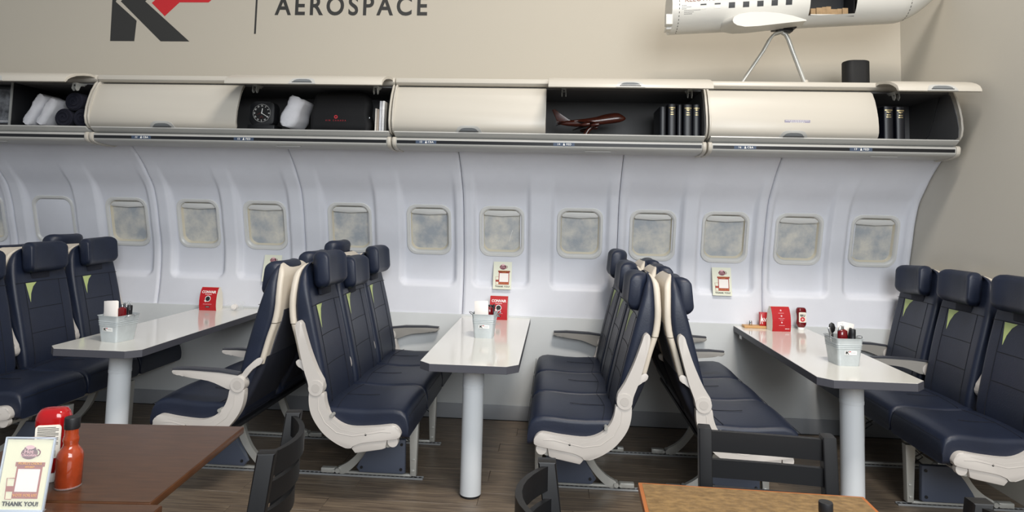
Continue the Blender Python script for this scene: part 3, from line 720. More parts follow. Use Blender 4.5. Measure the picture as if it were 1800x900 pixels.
for sd in (-1, 1):
    P = [(.06, sd*.02), (.0, sd*.12), (-.095, sd*.235), (-.12, sd*.235), (-.07, sd*.10), (-.055, sd*.02)]
    obj('wing', xf(prism(P, -.016, -.009, 'z', .002), Fm), M_MWOOD, t)
    obj('tailplane', xf(prism([(-.17, sd*.01), (-.225, sd*.085), (-.245, sd*.085), (-.222, sd*.01)], .016, .020, 'z', .001), Fm), M_MWOOD, t)
    for q, (ex, ey) in enumerate(((.035, .085), (-.035, .160))):
        obj('engine', xf(xf(lathe([(.006, -.035), (.012, -.02), (.014, .005), (.013, .022), (.009, .024)], n=14), Matrix.Translation((ex, sd*ey, -.034)) @ Matrix.Rotation(PI/2, 4, 'Y')), Fm), M_MWOOD, t)
obj('stand', merge(tube([(-.01, 0, .0005), (-.01, 0, .006), (-.006, 0, .03), (.01, 0, .055), (.034, 0, .075), (.04, 0, .092)], [.022, .022, .018, .016, .017, .018], 12)), M_MWOOD, t)
# books
def book(x, h, th_, d, label, gold=True, lean=0):
    t = thing('book', label, 'book', (x, -.46, BF), group='dark bound volumes in the bins'); t.rotation_euler = (0, lean, 0)
    R = [[(th_/2*math.sin(a), -d/2-.010*math.cos(a)+.012, z) for a in [(-PI/2)+PI*i/10 for i in range(11)]]+[(th_/2, d/2, z), (-th_/2, d/2, z)] for z in (0, h)]
    c = obj('cover', loft(R), M_BOOK, t)
    if gold:
        def band(z, hh, k=.8): return prism([(th_/2*k*math.sin(a), -d/2-.0106*math.cos(a)+.0118) for a in [(-PI/2)+PI*i/10 for i in range(2, 9)]]+[(th_/2*k*math.sin(a), -d/2-.0096*math.cos(a)+.0128) for a in [(-PI/2)+PI*i/10 for i in range(8, 1, -1)]], z, z+hh, 'z')
        obj('gold_band', merge(band(h-.026, .006, .95), band(h-.036, .004, .8), band(h-.040, .0035, .5), band(h-.055, .005, .75), band(h-.068, .005, .8)), M_GOLD, t)
book(.656, .186, .040, .26, 'short plain black volume behind gold banded books', False)
book(.712, .204, .050, .26, 'gold banded volume beside the short plain volume')
book(.760, .200, .030, .26, 'thin black volume between gold banded books', False)
book(.811, .202, .056, .26, 'gold banded volume in the middle of the wooden plane bin books')
book(.864, .202, .046, .26, 'gold banded volume next to the bin end frame')
book(2.022, .206, .058, .26, 'gold banded volume beside closed sticker door')
book(2.092, .204, .054, .26, 'gold banded volume with the empty bin corner beside it')
tag(obj('power_cable', tube([(2.372, -.50, 2.235), (2.362, -.48, 2.16), (2.352, -.46, 2.08), (2.33, -.45, 2.0), (2.30, -.44, 1.962), (2.26, -.42, 1.9585), (2.20, -.30, 1.9585)], .0035, 6), M_DARK), 'thin black cable hanging inside the end bin', 'cable')

# ================================================================== ON TOP OF THE BINS
BT = 2.3062
t = thing('speaker', 'black wireless speaker on top of bins', 'speaker', (1.955, -.30, BT))
obj('grille', prism(rrect(.078, .062, .045, 6), .008, .198, 'z', .006), mat('speaker mesh', '06070a', .7, bump=.3, bscale=900), t)
obj('base_ring', prism(rrect(.072, .056, .04, 6), 0, .009, 'z', .001), M_DARK, t)
obj('top_cap', prism(rrect(.070, .054, .04, 6), .1982, .2005, 'z', .001), M_DARK, t)
tag(obj('white_board_offcut', prism([(2.06, -.42), (2.40, -.46), (2.43, -.43), (2.43, -.28), (2.06, -.24)], BT, BT+.022, 'z', .004), M_BIN), 'ivory plastic offcut lying on bins beside speaker', 'plastic panel')
tag(obj('speaker_cable', tube([(1.98, -.375, BT+.004), (2.04, -.44, BT+.028), (2.12, -.47, BT+.034), (2.20, -.48, BT+.018), (2.27, -.485, BT+.022), (2.33, -.50, BT+.016), (2.40, -.52, BT+.004)], .003, 6), M_DARK), 'thin black cable trailing over bin top from the speaker', 'cable')
# cutaway aircraft model
t = thing('model_aircraft', 'long white cutaway aircraft fuselage model with cargo opening on tube stand', 'model plane', (1.48, -.52, BT))
RF = .150
def fus(x):   # radius, centre height in world coords
    base = 2.628+(x-.70)*.058        # keel line
    if x <= 2.10: r = RF
    else: r = RF*max(.02, 1-((x-2.10)/.335)**1.7)
    zc = 2.628+(min(x, 2.10)-.70)*.058+RF + (0 if x <= 2.10 else .10*((x-2.10)/.335)**1.5)
    return r, zc
FY = -.50
V = []; F = []; xs = [.70+.02*i for i in range(71)]+[2.10+.02*i for i in range(1, 17)]+[2.428]; NA = 64
for x in xs:
    r, zc = fus(x)
    for k in range(NA): a = 2*PI*k/NA; V.append((x, FY-r*.98*math.cos(a), zc+r*math.sin(a)))
def ang(k): return 360*k/NA
for i in range(len(xs)-1):
    xm = (xs[i]+xs[i+1])/2
    for k in range(NA):
        a = (360*(k+.5)/NA+180) % 360-180       # 0 = facing the room
        if 1.54 < xm < 1.82 and -45 < a < 45: continue
        F.append([i*NA+k, i*NA+(k+1) % NA, (i+1)*NA+(k+1) % NA, (i+1)*NA+k])
F.append(list(range(NA)))
fz = obj('fuselage', (V, F), M_PWHITE, t, world=True, angle=40)
def on_f(x, a, lift=0):
    r, zc = fus(x); a = math.radians(a); return Vector((x, FY-(r*.98+lift)*math.cos(a), zc+(r+lift)*math.sin(a)))
zc_ = fus(1.68)[1]
obj('cargo_hold', merge(box2((1.54, FY+.05, zc_-.108), (1.82, FY+.054, zc_+.105), 0), box2((1.536, FY-.095, zc_-.10), (1.54, FY+.05, zc_+.09), 0), box2((1.82, FY-.095, zc_-.10), (1.824, FY+.05, zc_+.09), 0), box2((1.54, FY-.09, zc_+.10), (1.82, FY+.05, zc_+.105), 0), box2((1.54, FY-.092, zc_-.112), (1.82, FY+.05, zc_-.106), 0)), M_DARK, t, world=True)
obj('hold_floor', box2((1.56, FY-.088, zc_-.1055), (1.815, FY+.045, zc_-.099), 0), M_PWHITE, t, world=True)
x = 1.568; rnd = random.Random(3)
for i in range(7):
    w_ = rnd.uniform(.026, .042); h_ = rnd.uniform(.026, .055)
    obj('cargo_box', rbox((x+w_/2, FY-.045+rnd.uniform(-.012, .012), zc_-.0985+h_/2), (w_, .05, h_), .002), M_TAN, t, world=True); x += w_+.001
def patch(x0, x1, a0, a1, lift, n=4):
    V = []; F = []
    for i in range(2):
        for j in range(n+1): V.append(tuple(on_f((x0, x1)[i], a0+(a1-a0)*j/n, lift)))
    m_ = n+1
    for i in range(2):
        for j in range(n+1): V.append(tuple(on_f((x0, x1)[i], a0+(a1-a0)*j/n, -.003)))
    o = 2*m_
    for j in range(n): F.append([j, j+1, m_+j+1, m_+j])
    for a, b in ((0, m_), (n, m_+n)): F.append([a, b, o+b, o+a])
    for i in range(2):
        for j in range(n): F.append([i*m_+j, i*m_+j+1, o+i*m_+j+1, o+i*m_+j])
    return V, F
for i in range(7):
    x = .872+.0865*i
    if i < 2:
        g = obj('cabin_window', patch(x, x+.036, -15, -3, .0012), M_CARDW, t, world=True); obj('window_shade_line', patch(x, x+.036, -6.5, -3, .0018), M_DARK, g, world=True)
    else: obj('cabin_window', patch(x, x+.038, -16, -3, .0012), M_DARK, t, world=True)
def bend_text(s, size, x0, a0, sp=1.0):
    v, f = text_vf(s, size, sp, .0004, align='LEFT'); out = []
    for p in v:
        q = on_f(x0+p[0], a0+math.degrees(p[2]/RF), .0012-p[1]); out.append(tuple(q))
    return out, f
obj('title_lettering', bend_text('KELOWNA FLI', .042, .775, 9), mat('brown red print', '7a3f30', .6), t, world=True)
nt = []
for i, (dx, l) in enumerate(((0, .04), (0, .08), (0, .04), (.02, .13), (.02, .075), (.02, .06))):
    for j in range(int(l/.012)): nt.append(patch(.758+dx*.8+j*.010, .758+dx*.8+j*.010+.0075, -5-i*4.0, -4.2-i*4.0, .0008, 1))
nt += [patch(1.86+j*.012, 1.868+j*.012, 3, 3.8, .0008, 1) for j in range(16)]
o_ = obj('small_print', merge(*nt), M_INK, t, world=True); o_['kind'] = 'stuff'
obj('station_dashes', merge(*[patch(.742, .7455, -85+i*9, -81+i*9, .001, 1) for i in range(15)], *[patch(2.15, 2.1535, -85+i*9, -80+i*9, .001, 1) for i in range(15)]), M_INK, t, world=True)['kind'] = 'stuff'
obj('tail_flange', merge(*[xf(prism([(.668, .0), (.702, .0), (.702, .02), (.672, .02)], FY-.10, FY-.02, 'y', .002), Matrix.Translation((0, 0, fus(.7)[1]-.145))) , xf(prism([(.660, .0), (.702, .0), (.702, .065), (.660, .065)], FY-.15, FY-.09, 'y', .003), Matrix.Translation((0, 0, fus(.7)[1]-.128)))]), M_PWHITE, t, world=True)
# wing root fairing with the cut-off wing stub
R = []
for y, s, dz in ((FY-.02, 1.12, .02), (FY-.10, 1.08, .016), (FY-.16, 1.0, .008), (FY-.20, .97, .0), (FY-.235, .95, -.004)):
    pr = [(-.235, .0), (-.225, .018), (-.19, .032), (-.12, .042), (-.02, .044), (.08, .038), (.17, .025), (.26, .004), (.265, -.002), (.16, -.010), (.05, -.020), (-.06, -.030), (-.15, -.034), (-.205, -.026), (-.228, -.014)]
    R.append([(1.25+px_*s*.92, y, 2.655+dz+pz_*s*1.25) for px_, pz_ in pr])
obj('wing_stub', loft(R), M_PWHITE, t, world=True, angle=50)
obj('mount_plate', merge(box2((1.36, FY-.05, 2.660), (1.49, FY+.05, 2.672), .002), box2((1.385, FY-.03, 2.644), (1.475, FY+.03, 2.660), .002)), M_DARK, t, world=True)
for xa, xb, nm in ((1.165, 1.385, 0), (1.565, 1.425, 1)):
    for yo in ((-.0, ) if nm else (-.02, .02)):
        obj('stand_leg', tube([(xa, FY+yo+.02, BT+.009), (xa+(xb-xa)*.6, FY+yo, BT+.215), (xa+(xb-xa)*.78, FY+yo, BT+.290), (xa+(xb-xa)*.9, FY+yo, BT+.324), (xb+(.03 if not nm else -.015), FY+yo, BT+.341)], .0085 if not nm else .014, 10), M_STEEL, t, world=True)
obj('leg_foot', lathe([(.017, 0), (.018, .03), (.014, .034)], (1.565, FY+.02, BT+.0005), 14), M_BIN, t, world=True)

# ================================================================== POSTERS ON THE LINER
def draw_poster(parent, w_, h_, y):
    """flat print in the parent's local XZ plane, facing -y; the code square is left blank"""
    g = lambda poly: prism([(a*w_, b*h_) for a, b in poly], y-.0006, y, 'y')
    el = lambda cx, cz, rx, rz, n=24: [(cx+rx*math.cos(2*PI*i/n), cz+rz*math.sin(2*PI*i/n)) for i in range(n)]
    obj('mug_print', merge(g(el(.02, .30, .185, .085)), g([(-.13, .33), (.17, .33), (.14, .385), (-.10, .385)])), M_MAROON, parent)
    obj('mug_foam', shift(merge(g(el(.02, .385, .10, .03))), (0, -.0004, 0)), M_PINK, parent)
    obj('mug_handle', tube([(w_*(.19+.07*math.sin(a)), y-.0006, h_*(.31+.045*math.cos(a))) for a in [PI*i/8 for i in range(9)]], w_*.012, 5), M_MAROON, parent)
    obj('mug_lettering', merge(shift(text_vf('Hot', .10*w_*1.3, 1), (.01*w_, y-.0012, .325*h_)), shift(text_vf('Chocolate', .075*w_*1.1, 1), (.02*w_, y-.0012, .275*h_))), M_PINK, parent)
    obj('award_block', merge(g([(-.20, .165), (-.20, -.33), (.37, -.33), (.37, .165)]), g([(-.24, .175), (-.24, .115), (.41, .115), (.41, .175)])), M_BRICKR, parent)
    obj('blank_square', shift(g([(-.16, .08), (-.16, -.235), (.33, -.235), (.33, .08)]), (0, -.0004, 0)), M_PAPER, parent)
    obj('award_lettering', merge(shift(text_vf("PEOPLE'S CHOICE", .066*w_, 1), (.085*w_, y-.0012, .155*h_)), shift(text_vf('AWARD', .058*w_, 1), (.085*w_, y-.0012, .108*h_))), M_ORNG, parent)
    obj('vote_lettering', shift(text_vf('VOTE FOR US!', .082*w_, 1), (.085*w_, y-.0012, -.285*h_)), M_ORNG, parent)
    obj('cup_print', merge(g([(-.36, -.16), (-.36, -.235), (-.20, -.235), (-.20, -.16)])), M_BRICKR, parent)
    obj('cup_outline', tube([(a*w_, y-.0005, b*h_) for a, b in ((-.20, -.05), (-.37, -.05), (-.34, -.34), (-.20, -.34))], w_*.008, 5), M_BRICKR, parent)
    obj('thanks_lettering', shift(text_vf('THANK YOU!', .125*w_, 1.05, bold=.0003), (.02*w_, y-.0008, -.405*h_)), M_INK, parent)
for x, z, lab in ((-2.083, 1.005, 'pale voting poster on liner partly hidden by seat headrests'), (-.377, 1.005, 'pale voting poster on liner directly above a red coffee card'), (1.172, 1.01, 'pale voting poster on liner above bare grey wall near small ketchup table')):
    yv = min(liner_y(x+dx, z+dz) for dx in (-.06, 0, .06) for dz in (-.09, 0, .09)); sl = (liner_y(x, z+.09)-liner_y(x, z-.09))/.18
    t = thing('poster', lab, 'poster', (x, yv-.0045, z), group='voting posters on the cabin liner'); t.rotation_euler = (math.atan(-sl), 0, 0)
    obj('sheet', box2((-.066, 0, -.098), (.066, .0008, .098), 0), M_POSTER, t)
    draw_poster(t, .132, .196, -.0002)

# ================================================================== TABLE ITEMS
def bucket(x, y, rz, label, kind):
    t = thing('cutlery_bucket', label, 'bucket', (x, y, TZ+.0003), rz, 'galvanised cutlery buckets')
    w0, d0, w1, d1, h = .055, .060, .069, .076, .140
    ring = lambda k, g=0: [(p[0], p[1], h*k) for p in rrect(w0+(w1-w0)*k+g, d0+(d1-d0)*k+g, .014, 4)]
    prof = [(0, 0), (.45, 0), (.62, 0), (.635, .0025), (.655, 0), (.69, 0), (.705, .0025), (.725, 0), (.76, 0), (.775, .0025), (.795, 0), (.97, 0), (.98, .003), (1.0, .003), (1.0, -.002), (.6, -.003), (.03, -.003)]
    obj('tub', loft([ring(k, g) for k, g in prof]), M_GALV, t, angle=30)
    lab_ = obj('label_sticker', xf(rbox((0, 0, 0), (.062, .0012, .020), 0), Matrix.Translation((.004, -d0-.0094, .068)) @ Matrix.Rotation(.114, 4, 'X')), M_WHITE, t)
    mt = Matrix.Translation((.004, -d0-.0098, .068)) @ Matrix.Rotation(.114, 4, 'X')
    obj('sticker_letter', xf(prism([(-.026, -.007), (-.021, -.007), (-.021, -.001), (-.014, -.007), (-.008, -.007), (-.017, .001), (-.010, .008), (-.016, .008), (-.021, .003), (-.021, .008), (-.026, .008)], -.0012, -.0005, 'y'), mt), M_INK, t)
    obj('sticker_red_letter', xf(prism([(-.013, .001), (-.010, .004), (-.002, .004), (.002, .008), (-.007, .008)], -.0012, -.0005, 'y'), mt), M_REDP, t)
    obj('sticker_line', xf(shift(bars(.026, .0034), (.014, -.0008, 0)), mt), M_LATCH, t)
    for sd in (-1, 1):
        obj('handle', tube([(sd*(w1+.001+.024*math.sin(a)), .030*math.cos(a), h*.92+.014*math.sin(a)) for a in [PI*i/10 for i in range(11)]], .0022, 6), M_CHROME, t)
    def item(name, vf, m, lab2, cat): return vf
    def put(name, vf, m, lab2, cat, gr):
        T = Matrix.Translation((x, y, TZ+.0003)) @ Matrix.Rotation(rz, 4, 'Z'); base = T @ Vector((0, 0, .02))
        o = obj(name, xf(vf, Matrix.Translation(-base) @ T), m, loc=base, angle=50); return tag(o, lab2, cat, gr)
    def lean(vf, px, py, ax_, ay_): return xf(vf, Matrix.Translation((px, py, .006)) @ Matrix.Rotation(ax_, 4, 'X') @ Matrix.Rotation(ay_, 4, 'Y'))
    KN = merge(rbox((0, 0, .05), (.012, .002, .10), .001), rbox((0, 0, .14), (.014, .006, .09), .003))
    FK = merge(rbox((0, 0, .07), (.006, .002, .13), .001), rbox((0, 0, .148), (.020, .002, .03), .001), *[rbox((-.0085+.0057*i, 0, .180), (.003, .0018, .04), .0005, 1) for i in range(4)])
    SP = merge(rbox((0, 0, .07), (.006, .002, .14), .001), xf(lathe([(.002, -.026), (.013, -.016), (.017, 0), (.013, .018), (.002, .026)], n=14, sy=.3), Matrix.Translation((0, 0, .165))))
    NP = merge(*[rbox((0, -.012+.004*i, .128), (.082-.002*i, .0025, .160-.004*(i%3)), .001, 1) for i in range(6)])
    if kind == 'L':
        a = [('napkin_stack', lean(NP, -.006, -.034, -.02, -.08), M_PAPER, 'white napkins in the bucket, acrylic holder table', 'napkins', None),
             ('knife', lean(KN, .0, .0, .06, -.16), M_CHROME, 'steel knife upright in the bucket beside napkins, acrylic holder table', 'knife', None),
             ('knife', lean(KN, .018, .02, .04, -.10), M_CHROME, 'second steel knife in the bucket, acrylic holder table', 'knife', None),
             ('fork', lean(FK, .028, .030, .0, .02), M_CHROME, 'steel fork with tines up in the bucket, acrylic holder table', 'fork', None),
             ('spoon', lean(SP, .012, .034, .05, -.02), M_CHROME, 'steel spoon in the bucket beside fork, acrylic holder table', 'spoon', None)]
        kb = (.029, -.010); pb = (.024, .040)
    elif kind == 'M':
        a = [('napkin_stack', lean(NP, -.010, -.036, .0, -.04), M_PAPER, 'white napkins in the bucket right before a red card', 'napkins', None),
             ('knife', lean(KN, -.034, .02, -.02, -.06), M_BLACKW, 'black handled knife behind napkins, bucket right before a red card', 'knife', None),
             ('spoon', lean(SP, -.005, .03, -.02, .0), M_CHROME, 'steel spoon standing behind napkins, bucket right before a red card', 'spoon', None),
             ('pen', lean(KN, .024, .02, .02, .16), M_BLACKW, 'black pen leaning out of the bucket, bucket right before a red card', 'pen', None),
             ('tongs', lean(merge(rbox((0, 0, .09), (.005, .003, .17), .001), rbox((.012, 0, .09), (.005, .003, .17), .001)), -.01, .035, .0, .55), M_CHROME, 'steel tongs poking out sideways, bucket right before a red card', 'tongs', None)]
        kb = (.026, -.022); pb = (.028, .028)
    else:
        a = [('napkin_stack', merge(*[lean(rbox((0, 0, .128), (.060, .0025, .150), .001, 1), .0, .0+.005*i, -.02, .02+.040*i) for i in range(6)]), M_PAPER, 'fanned white napkins in the bucket near small ketchup', 'napkins', None),
             ('knife', lean(KN, -.034, -.01, .0, -.24), M_CHROME, 'steel knife slanting out of the bucket, small ketchup table', 'knife', None),
             ('serving_spoon', lean(xf(SP, Matrix.Scale(1.05, 4)), -.030, .02, .0, -.10), M_BLACKW, 'black serving spoon in the bucket, small ketchup table', 'spoon', None),
             ('spoon', lean(SP, -.02, -.03, .0, -.02), M_CHROME, 'steel spoon in the bucket, small ketchup table', 'spoon', None),
             ('fork', lean(FK, -.005, .0, .0, .0), M_CHROME, 'steel fork in the bucket, small ketchup table', 'fork', None),
             ('pen', lean(KN, -.01, -.02, .0, .22), M_BLACKW, 'black pen leaning against napkins, small ketchup table', 'pen', None)]
        kb = (-.016, -.026); pb = (.030, -.036)
    loc = {'L': 'acrylic holder table', 'M': 'bucket right before a red card', 'R': 'small ketchup table'}[kind]
    for nm, vf, m, l2, c2, _ in a: put(nm, vf, m, l2, c2, 'cutlery and napkins in the buckets')
    bt = shift(lathe([(.014, 0), (.022, .01), (.023, .10), (.026, .135), (.024, .165), (.012, .172)], n=18, sy=.7), (kb[0], kb[1], .008))
    put('ketchup_bottle', bt, M_KETCHD, 'dark red bottle top showing in the bucket, '+loc, 'bottle', 'sauce bottles in the buckets')
    bt = shift(lathe([(.017, 0), (.018, .01), (.018, .12), (.015, .125), (.016, .15), (.016, .172), (.014, .175)], n=16), (pb[0], pb[1], .008))
    put('pepper_shaker', bt, M_DARK, 'black capped shaker in the bucket, '+loc, 'shaker', 'shakers in the buckets')
bucket(-2.352, -1.262, -.22, 'galvanised cutlery bucket on the table with the acrylic holder', 'L')
bucket(-.414, -.752, .0, 'galvanised cutlery bucket right before a red coffee card', 'M')
bucket(1.505, -1.13, .06, 'galvanised bucket with fanned napkins on the small ketchup table', 'R')
def tent_card(x, y, rz, label, front):
    t = thing('tent_card', label, 'card', (x, y, TZ+.0003), rz, 'red promotional tent cards')
    w_, h_ = .062, .160
    prof = [(-.045, 0), (-.052, .035), (-.052, .07), (-.045, .11), (-.030, .145), (-.018, .160)]
    outer = prof+[(.004, .160), (.030, .12), (.042, .07), (.044, .03), (.040, 0)]
    inner = [(y_*.94, z_-.002 if z_ > .1 else z_) for y_, z_ in outer][::-1]
    obj('card', prism(outer, -w_, w_, 'x', 0), M_CARDW, t)
    V = []; F = []
    for yy, zz in prof:
        for lf in (-.0012, -.0002): V += [(-w_-.0002, yy+lf, zz), (w_+.0002, yy+lf, zz)]
    for i in range(len(prof)-1):
        a = i*4; F += [[a, a+1, a+5, a+4], [a+2, a+3, a+7, a+6], [a, a+2, a+6, a+4], [a+1, a+3, a+7, a+5]]
    obj('red_face', (V, F), M_RED, t)
    py = lambda z: lerp([(z_, y_) for y_, z_ in prof], z)-.0016
    def curve(vf): return [(p[0], py(p[2])+p[1], p[2]) for p in vf[0]], vf[1]
    if front:
        obj('title_lettering', curve(merge(shift(text_vf('CONVAIR', .024, .95, .0003, bold=.0006), (0, 0, .128)), shift(bars(.046, .005), (0, 0, .112)))), M_WHITE, t)
        obj('cup_rim', curve(merge(disc((0, -.0004, .083), .0205, 'y', .0006, 26), xf(rbox((0, 0, 0), (.014, .0006, .007), 0), Matrix.Translation((-.018, -.0004, .066)) @ Matrix.Rotation(.7, 4, 'Y')))), M_WHITE, t)
        obj('coffee', curve(disc((0, -.0010, .083), .0165, 'y', .0006, 26)), M_INK, t)
        obj('small_lettering', curve(shift(bars(.064, .0045), (0, 0, .045))), M_PINK, t)
        obj('button_mark', curve(shift(prism(rrect(.017, .0055, .0055, 4), -.0005, 0, 'y'), (0, 0, .026))), M_INK, t)
        obj('button_lettering', curve(shift(bars(.022, .004), (0, -.0008, .026))), M_WHITE, t)
    else:
        for z in (.137, .102, .060): obj('icon', curve(disc((0, -.0004, z), .0055, 'y', .0006, 14)), M_PINK, t)
        obj('small_lettering', curve(merge(*[shift(bars(l, .0045), (0, 0, z)) for l, z in ((.036, .120), (.040, .086), (.022, .076), (.038, .040))])), M_PINK, t)
        obj('corner_lettering', curve(shift(bars(.030, .007), (.038, 0, .018))), M_WHITE, t)
tent_card(-2.455, -.115, .0, 'red curved coffee card beside clear acrylic holder', True)
tent_card(-.385, -.068, -.04, 'red curved coffee card behind the bucket under a poster', True)
tent_card(1.505, -.135, .10, 'red card back with small icons beside small ketchup bottle', False)
t = thing('acrylic_holder', 'clear acrylic block holder with white knob on the booth table', 'holder', (-2.285, -.10, TZ+.0003))
obj('tray', merge(box2((-.05, -.035, 0), (.05, .035, .004), .001), box2((-.05, .031, .004), (.05, .035, .055), .001), box2((-.05, -.035, .004), (-.046, .031, .04), .001), box2((.046, -.035, .004), (.05, .031, .04), .001)), M_ACRYL, t)
obj('knob', merge(disc((0, -.01, .024), .019, 'y', .03, 20), disc((0, -.027, .024), .012, 'y', .005, 18)), M_PAPER, t)
def ketchup(x, y, z, s, rz, label, m, red=True, front=True):
    t = thing('ketchup_bottle', label, 'bottle', (x, y, z+.0003), rz); t.scale = (s, s, s)
    R = []
    for zz, hw, hd in ((.020, .022, .018), (.024, .026, .019), (.034, .031, .022), (.046, .035, .025), (.058, .034, .025), (.075, .0305, .023), (.095, .0300, .023), (.112, .032, .024), (.125, .035, .025), (.140, .0345, .025), (.150, .031, .023), (.157, .026, .018), (.159, .018, .010)):
        R.append([(p[0], p[1], zz) for p in rrect(hw, hd, hd*.9, 5)])
    obj('bottle_body', loft(R), m, t, angle=60)
    obj('cap', lathe([(.021, 0), (.0225, .002), (.0225, .018), (.020, .021)], n=24, sy=.85), M_WHITE, t)
    lb = [(p[0], p[1]+.092) for p in rrect(.0255, .036, .008, 4)]
    V, F = prism(lb, -.0262, -.0236, 'y')
    obj('label', (V, F), M_CARDW, t)
    if front:
        obj('label_emblem', disc((0, -.0266, .078), .0165, 'y', .0008, 24), M_ROSE, t)
        obj('label_star', prism([(.009*(1 if i % 2 == 0 else .4)*math.sin(i*PI/4), .078+.009*(1 if i % 2 == 0 else .4)*math.cos(i*PI/4)) for i in range(8)], -.0276, -.0270, 'y'), M_CARDW, t)
        obj('label_lettering', merge(shift(bars(.036, .012), (0, -.0268, .108)), shift(bars(.030, .009), (0, -.0268, .0995))), M_INK, t)
    else:
        obj('label_lettering', merge(*[rbox((0 if j % 3 else -.003, -.0266, .123-.0033*j), (.042 if j % 3 else .036, .0006, .0011), 0) for j in range(13)]), M_INK, t)['kind'] = 'stuff'
        obj('label_bars', merge(*[rbox((.006+.0021*j, -.0266, .066), (.0011 if j % 2 else .0006, .0006, .014), 0) for j in range(6)], rbox((-.012, -.0266, .066), (.018, .0006, .016), 0)), M_LATCH, t)
    return t
ketchup(1.672, -.085, TZ, .95, .05, 'small ketchup bottle standing on its white cap beside red card', M_KETCHD)
t = thing('condiment_tray', 'small light wood tray with metal shaker tops against cabin wall', 'tray', (1.375, -.055, TZ+.0003))
obj('board', rbox((.02, 0, .008), (.20, .07, .016), .003), M_LTWOOD, t)
tag(obj('salt_shaker', lathe([(.010, 0), (.011, .002), (.010, .024), (.008, .030)], n=16), M_CHROME, loc=(1.345, -.055, TZ+.0165)), 'small steel shaker on light wood tray', 'shaker')
t = thing('sauce_packet_box', 'small red packet box with white lettering on wood tray', 'packet', (1.435, -.055, TZ+.0165))
obj('packet', rbox((0, 0, .045), (.062, .03, .09), .002), M_RED, t)
obj('packet_letter', merge(shift(text_vf('AVA', .034, .9, .0004, bold=.001), (.004, -.0154, .04)), prism([(-.022, .078), (-.020, .078), (-.012, .012), (-.016, .012), (-.021, .055), (-.026, .012), (-.030, .012)], -.0164, -.0158, 'y')), M_WHITE, t)

# ================================================================== FOREGROUND TABLES
def cafe_table(x, y, rz, w_, d_, label, mt, me_, group, ins=.002):
    t = thing('cafe_table', label, 'table', (x, y, 0), rz, group)
    obj('table_top', rbox((0, 0, .730), (w_, d_, .020), .003), me_, t)
    obj('top_veneer', prism(rrect(w_/2-ins, d_/2-ins, .003, 2), .7402, .7408, 'z'), mt, t)
    obj('column', lathe([(.03, .012), (.03, .68), (.06, .69), (.06, .7195)], n=20), M_BLACKW, t)
    obj('base', merge(rbox((0, 0, .012), (.5, .06, .02), .006), rbox((0, 0, .012), (.06, .5, .02), .006)), M_BLACKW, t)
    return t
FT = .7409
M_WOODE = mat('brown wood edge', '482c1a', .35, col2='5b3922', vscale=8)
cafe_table(-1.249, -2.912, .08, .58, .555, 'dark brown wooden table whose bare top shows in front of the booth seats', M_WOODT, M_WOODE, 'brown cafe tables')
cafe_table(-1.180, -3.478, .08, .60, .565, 'dark brown wooden table carrying the sauce bottle and sign', M_WOODT, M_WOODE, 'brown cafe tables')
cafe_table(.506, -3.185, -.030, .57, .57, 'olive brown wooden table with orange edge and capped bottle', M_WOODR, M_WEDGE, None, .010)
ketchup(-1.262, -3.075, FT, 1.12, .30, 'large red ketchup bottle with back label behind the voting sign', M_KETCH, front=False)
def sauce(x, y, z, label, m, s=1):
    t = thing('hot_sauce_bottle', label, 'bottle', (x, y, z+.0003)); t.scale = (s, s, s)
    obj('glass_body', lathe([(.0255, 0), (.0285, .003), (.0292, .064), (.0288, .073), (.0262, .082), (.0215, .089), (.0172, .095), (.0158, .102), (.0176, .109), (.0172, .115), (.0152, .121), (.0148, .137)], n=28), m, t, angle=60)
    obj('glass_foot', lathe([(.0282, .0005), (.0288, .002), (.0288, .004), (.0284, .005)], n=28), M_ACRYL, t)
    obj('cap', lathe([(.0162, .137), (.0172, .139), (.0172, .161), (.0165, .164), (.010, .1645)], n=28), M_DARK, t, angle=50)
sauce(-1.19, -3.105, FT, 'orange red hot sauce bottle with black cap beside ketchup', M_SAUCE, 1.02)
sauce(.556, -3.285, FT, 'black capped sauce bottle on the olive brown table', M_SAUCE, .80)
t = thing('sign_holder', 'clear sign holder with voting sheet on dark brown table', 'sign', (-1.185, -3.262, FT), .05)
t.rotation_euler = (0, 0, .10)
TIL = Matrix.Rotation(-.17, 4, 'X')
obj('sheet', xf(box2((-.051, -.0005, .004), (.051, .0005, .158), 0), TIL), M_POSTER2, t)
obj('acrylic_front', xf(box2((-.053, -.004, 0), (.053, -.0022, .162), .0006), TIL), M_ACRYL, t)
obj('acrylic_edge', xf(merge(box2((-.055, -.004, 0), (-.0525, .003, .163), .0005), box2((.0525, -.004, 0), (.055, .003, .163), .0005), box2((-.055, -.004, .161), (.055, .003, .1635), .0005), box2((-.055, -.005, 0), (.055, .003, .012), .0005)), TIL), mat('pale acrylic edge', 'b9c3d0', .2), t)
obj('foot', rbox((0, .012, .002), (.09, .03, .003), .001), M_ACRYL, t)
sub = bpy.data.objects.new('print', None)
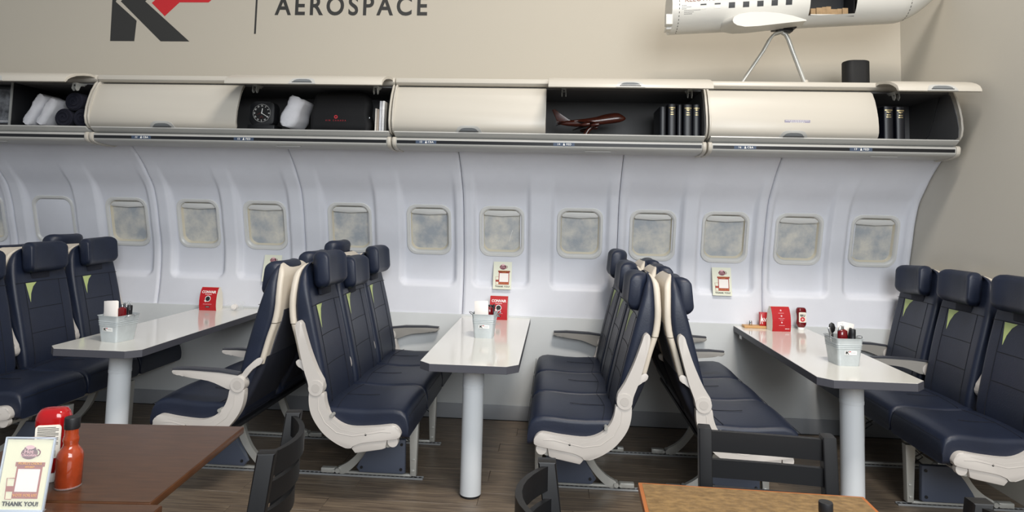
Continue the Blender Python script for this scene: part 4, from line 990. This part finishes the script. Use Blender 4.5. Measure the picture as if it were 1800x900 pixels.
pr_ = thing('tmp', None, None); pr_.parent = t; pr_.name = 'printed_sheet'; pr_.location = TIL @ Vector((0, 0, .084)); pr_.rotation_euler = (-.17, 0, 0)
bpy.data.objects.remove(sub)
draw_poster(pr_, .100, .150, -.0008)

# ================================================================== BLACK LADDER-BACK CHAIRS
def arc_slat(z, h, bow, w_=.335, th_=.016, hole=False):
    n = 10; V = []; F = []
    R = []
    for i in range(n+1):
        u = i/n*2-1; y = u*w_/2; x = -bow*(1-u*u)
        R.append([(x-th_/2, y, z-h/2), (x+th_/2, y, z-h/2), (x+th_/2, y, z+h/2), (x-th_/2, y, z+h/2)])
    return loft(R)
def chair(x, y, rz, bow, label, hole=False):
    """local +x = way the sitter faces; origin on floor under the seat centre"""
    t = thing('ladder_back_chair', label, 'chair', (x, y, 0), rz, 'black ladder-back chairs')
    obj('seat', rbox((.0, 0, .445), (.36, .37, .03), .008), M_BLACKW, t)
    for sd in (-1, 1):
        obj('back_post', prism([(-.165, 0), (-.20, .0), (-.190, .45), (-.236, .812), (-.190, .812), (-.145, .45)], sd*.175-.019, sd*.175+.019, 'y', .004), M_BLACKW, t)
        obj('front_leg', rbox((.17, sd*.175, .215), (.034, .034, .43), .004), M_BLACKW, t)
        obj('side_stretcher', rbox((0, sd*.175, .18), (.33, .018, .022), .003), M_BLACKW, t)
    for z, h, xo in ((.772, .060, -.209), (.697, .052, -.199), (.622, .050, -.189)):
        obj('back_slat', xf(arc_slat(z, h, bow), Matrix.Translation((xo, 0, 0))), M_BLACKW, t)
    obj('front_rail', rbox((.17, 0, .415), (.02, .33, .035), .003), M_BLACKW, t)
    return t
chair(-.975, -2.875, PI+.20, .055, 'black chair with bowed slats tucked at the dark brown tables')
chair(.205, -3.135, 0.02, .07, 'black chair with bowed slats between both cafe tables, facing the olive brown table')
chair(.615, -2.855, -PI/2-.10, .004, 'black chair with straight slats between small ketchup table and olive brown table')
chair(.765, -3.255, PI, .05, 'black chair on the end wall side of the olive brown table')
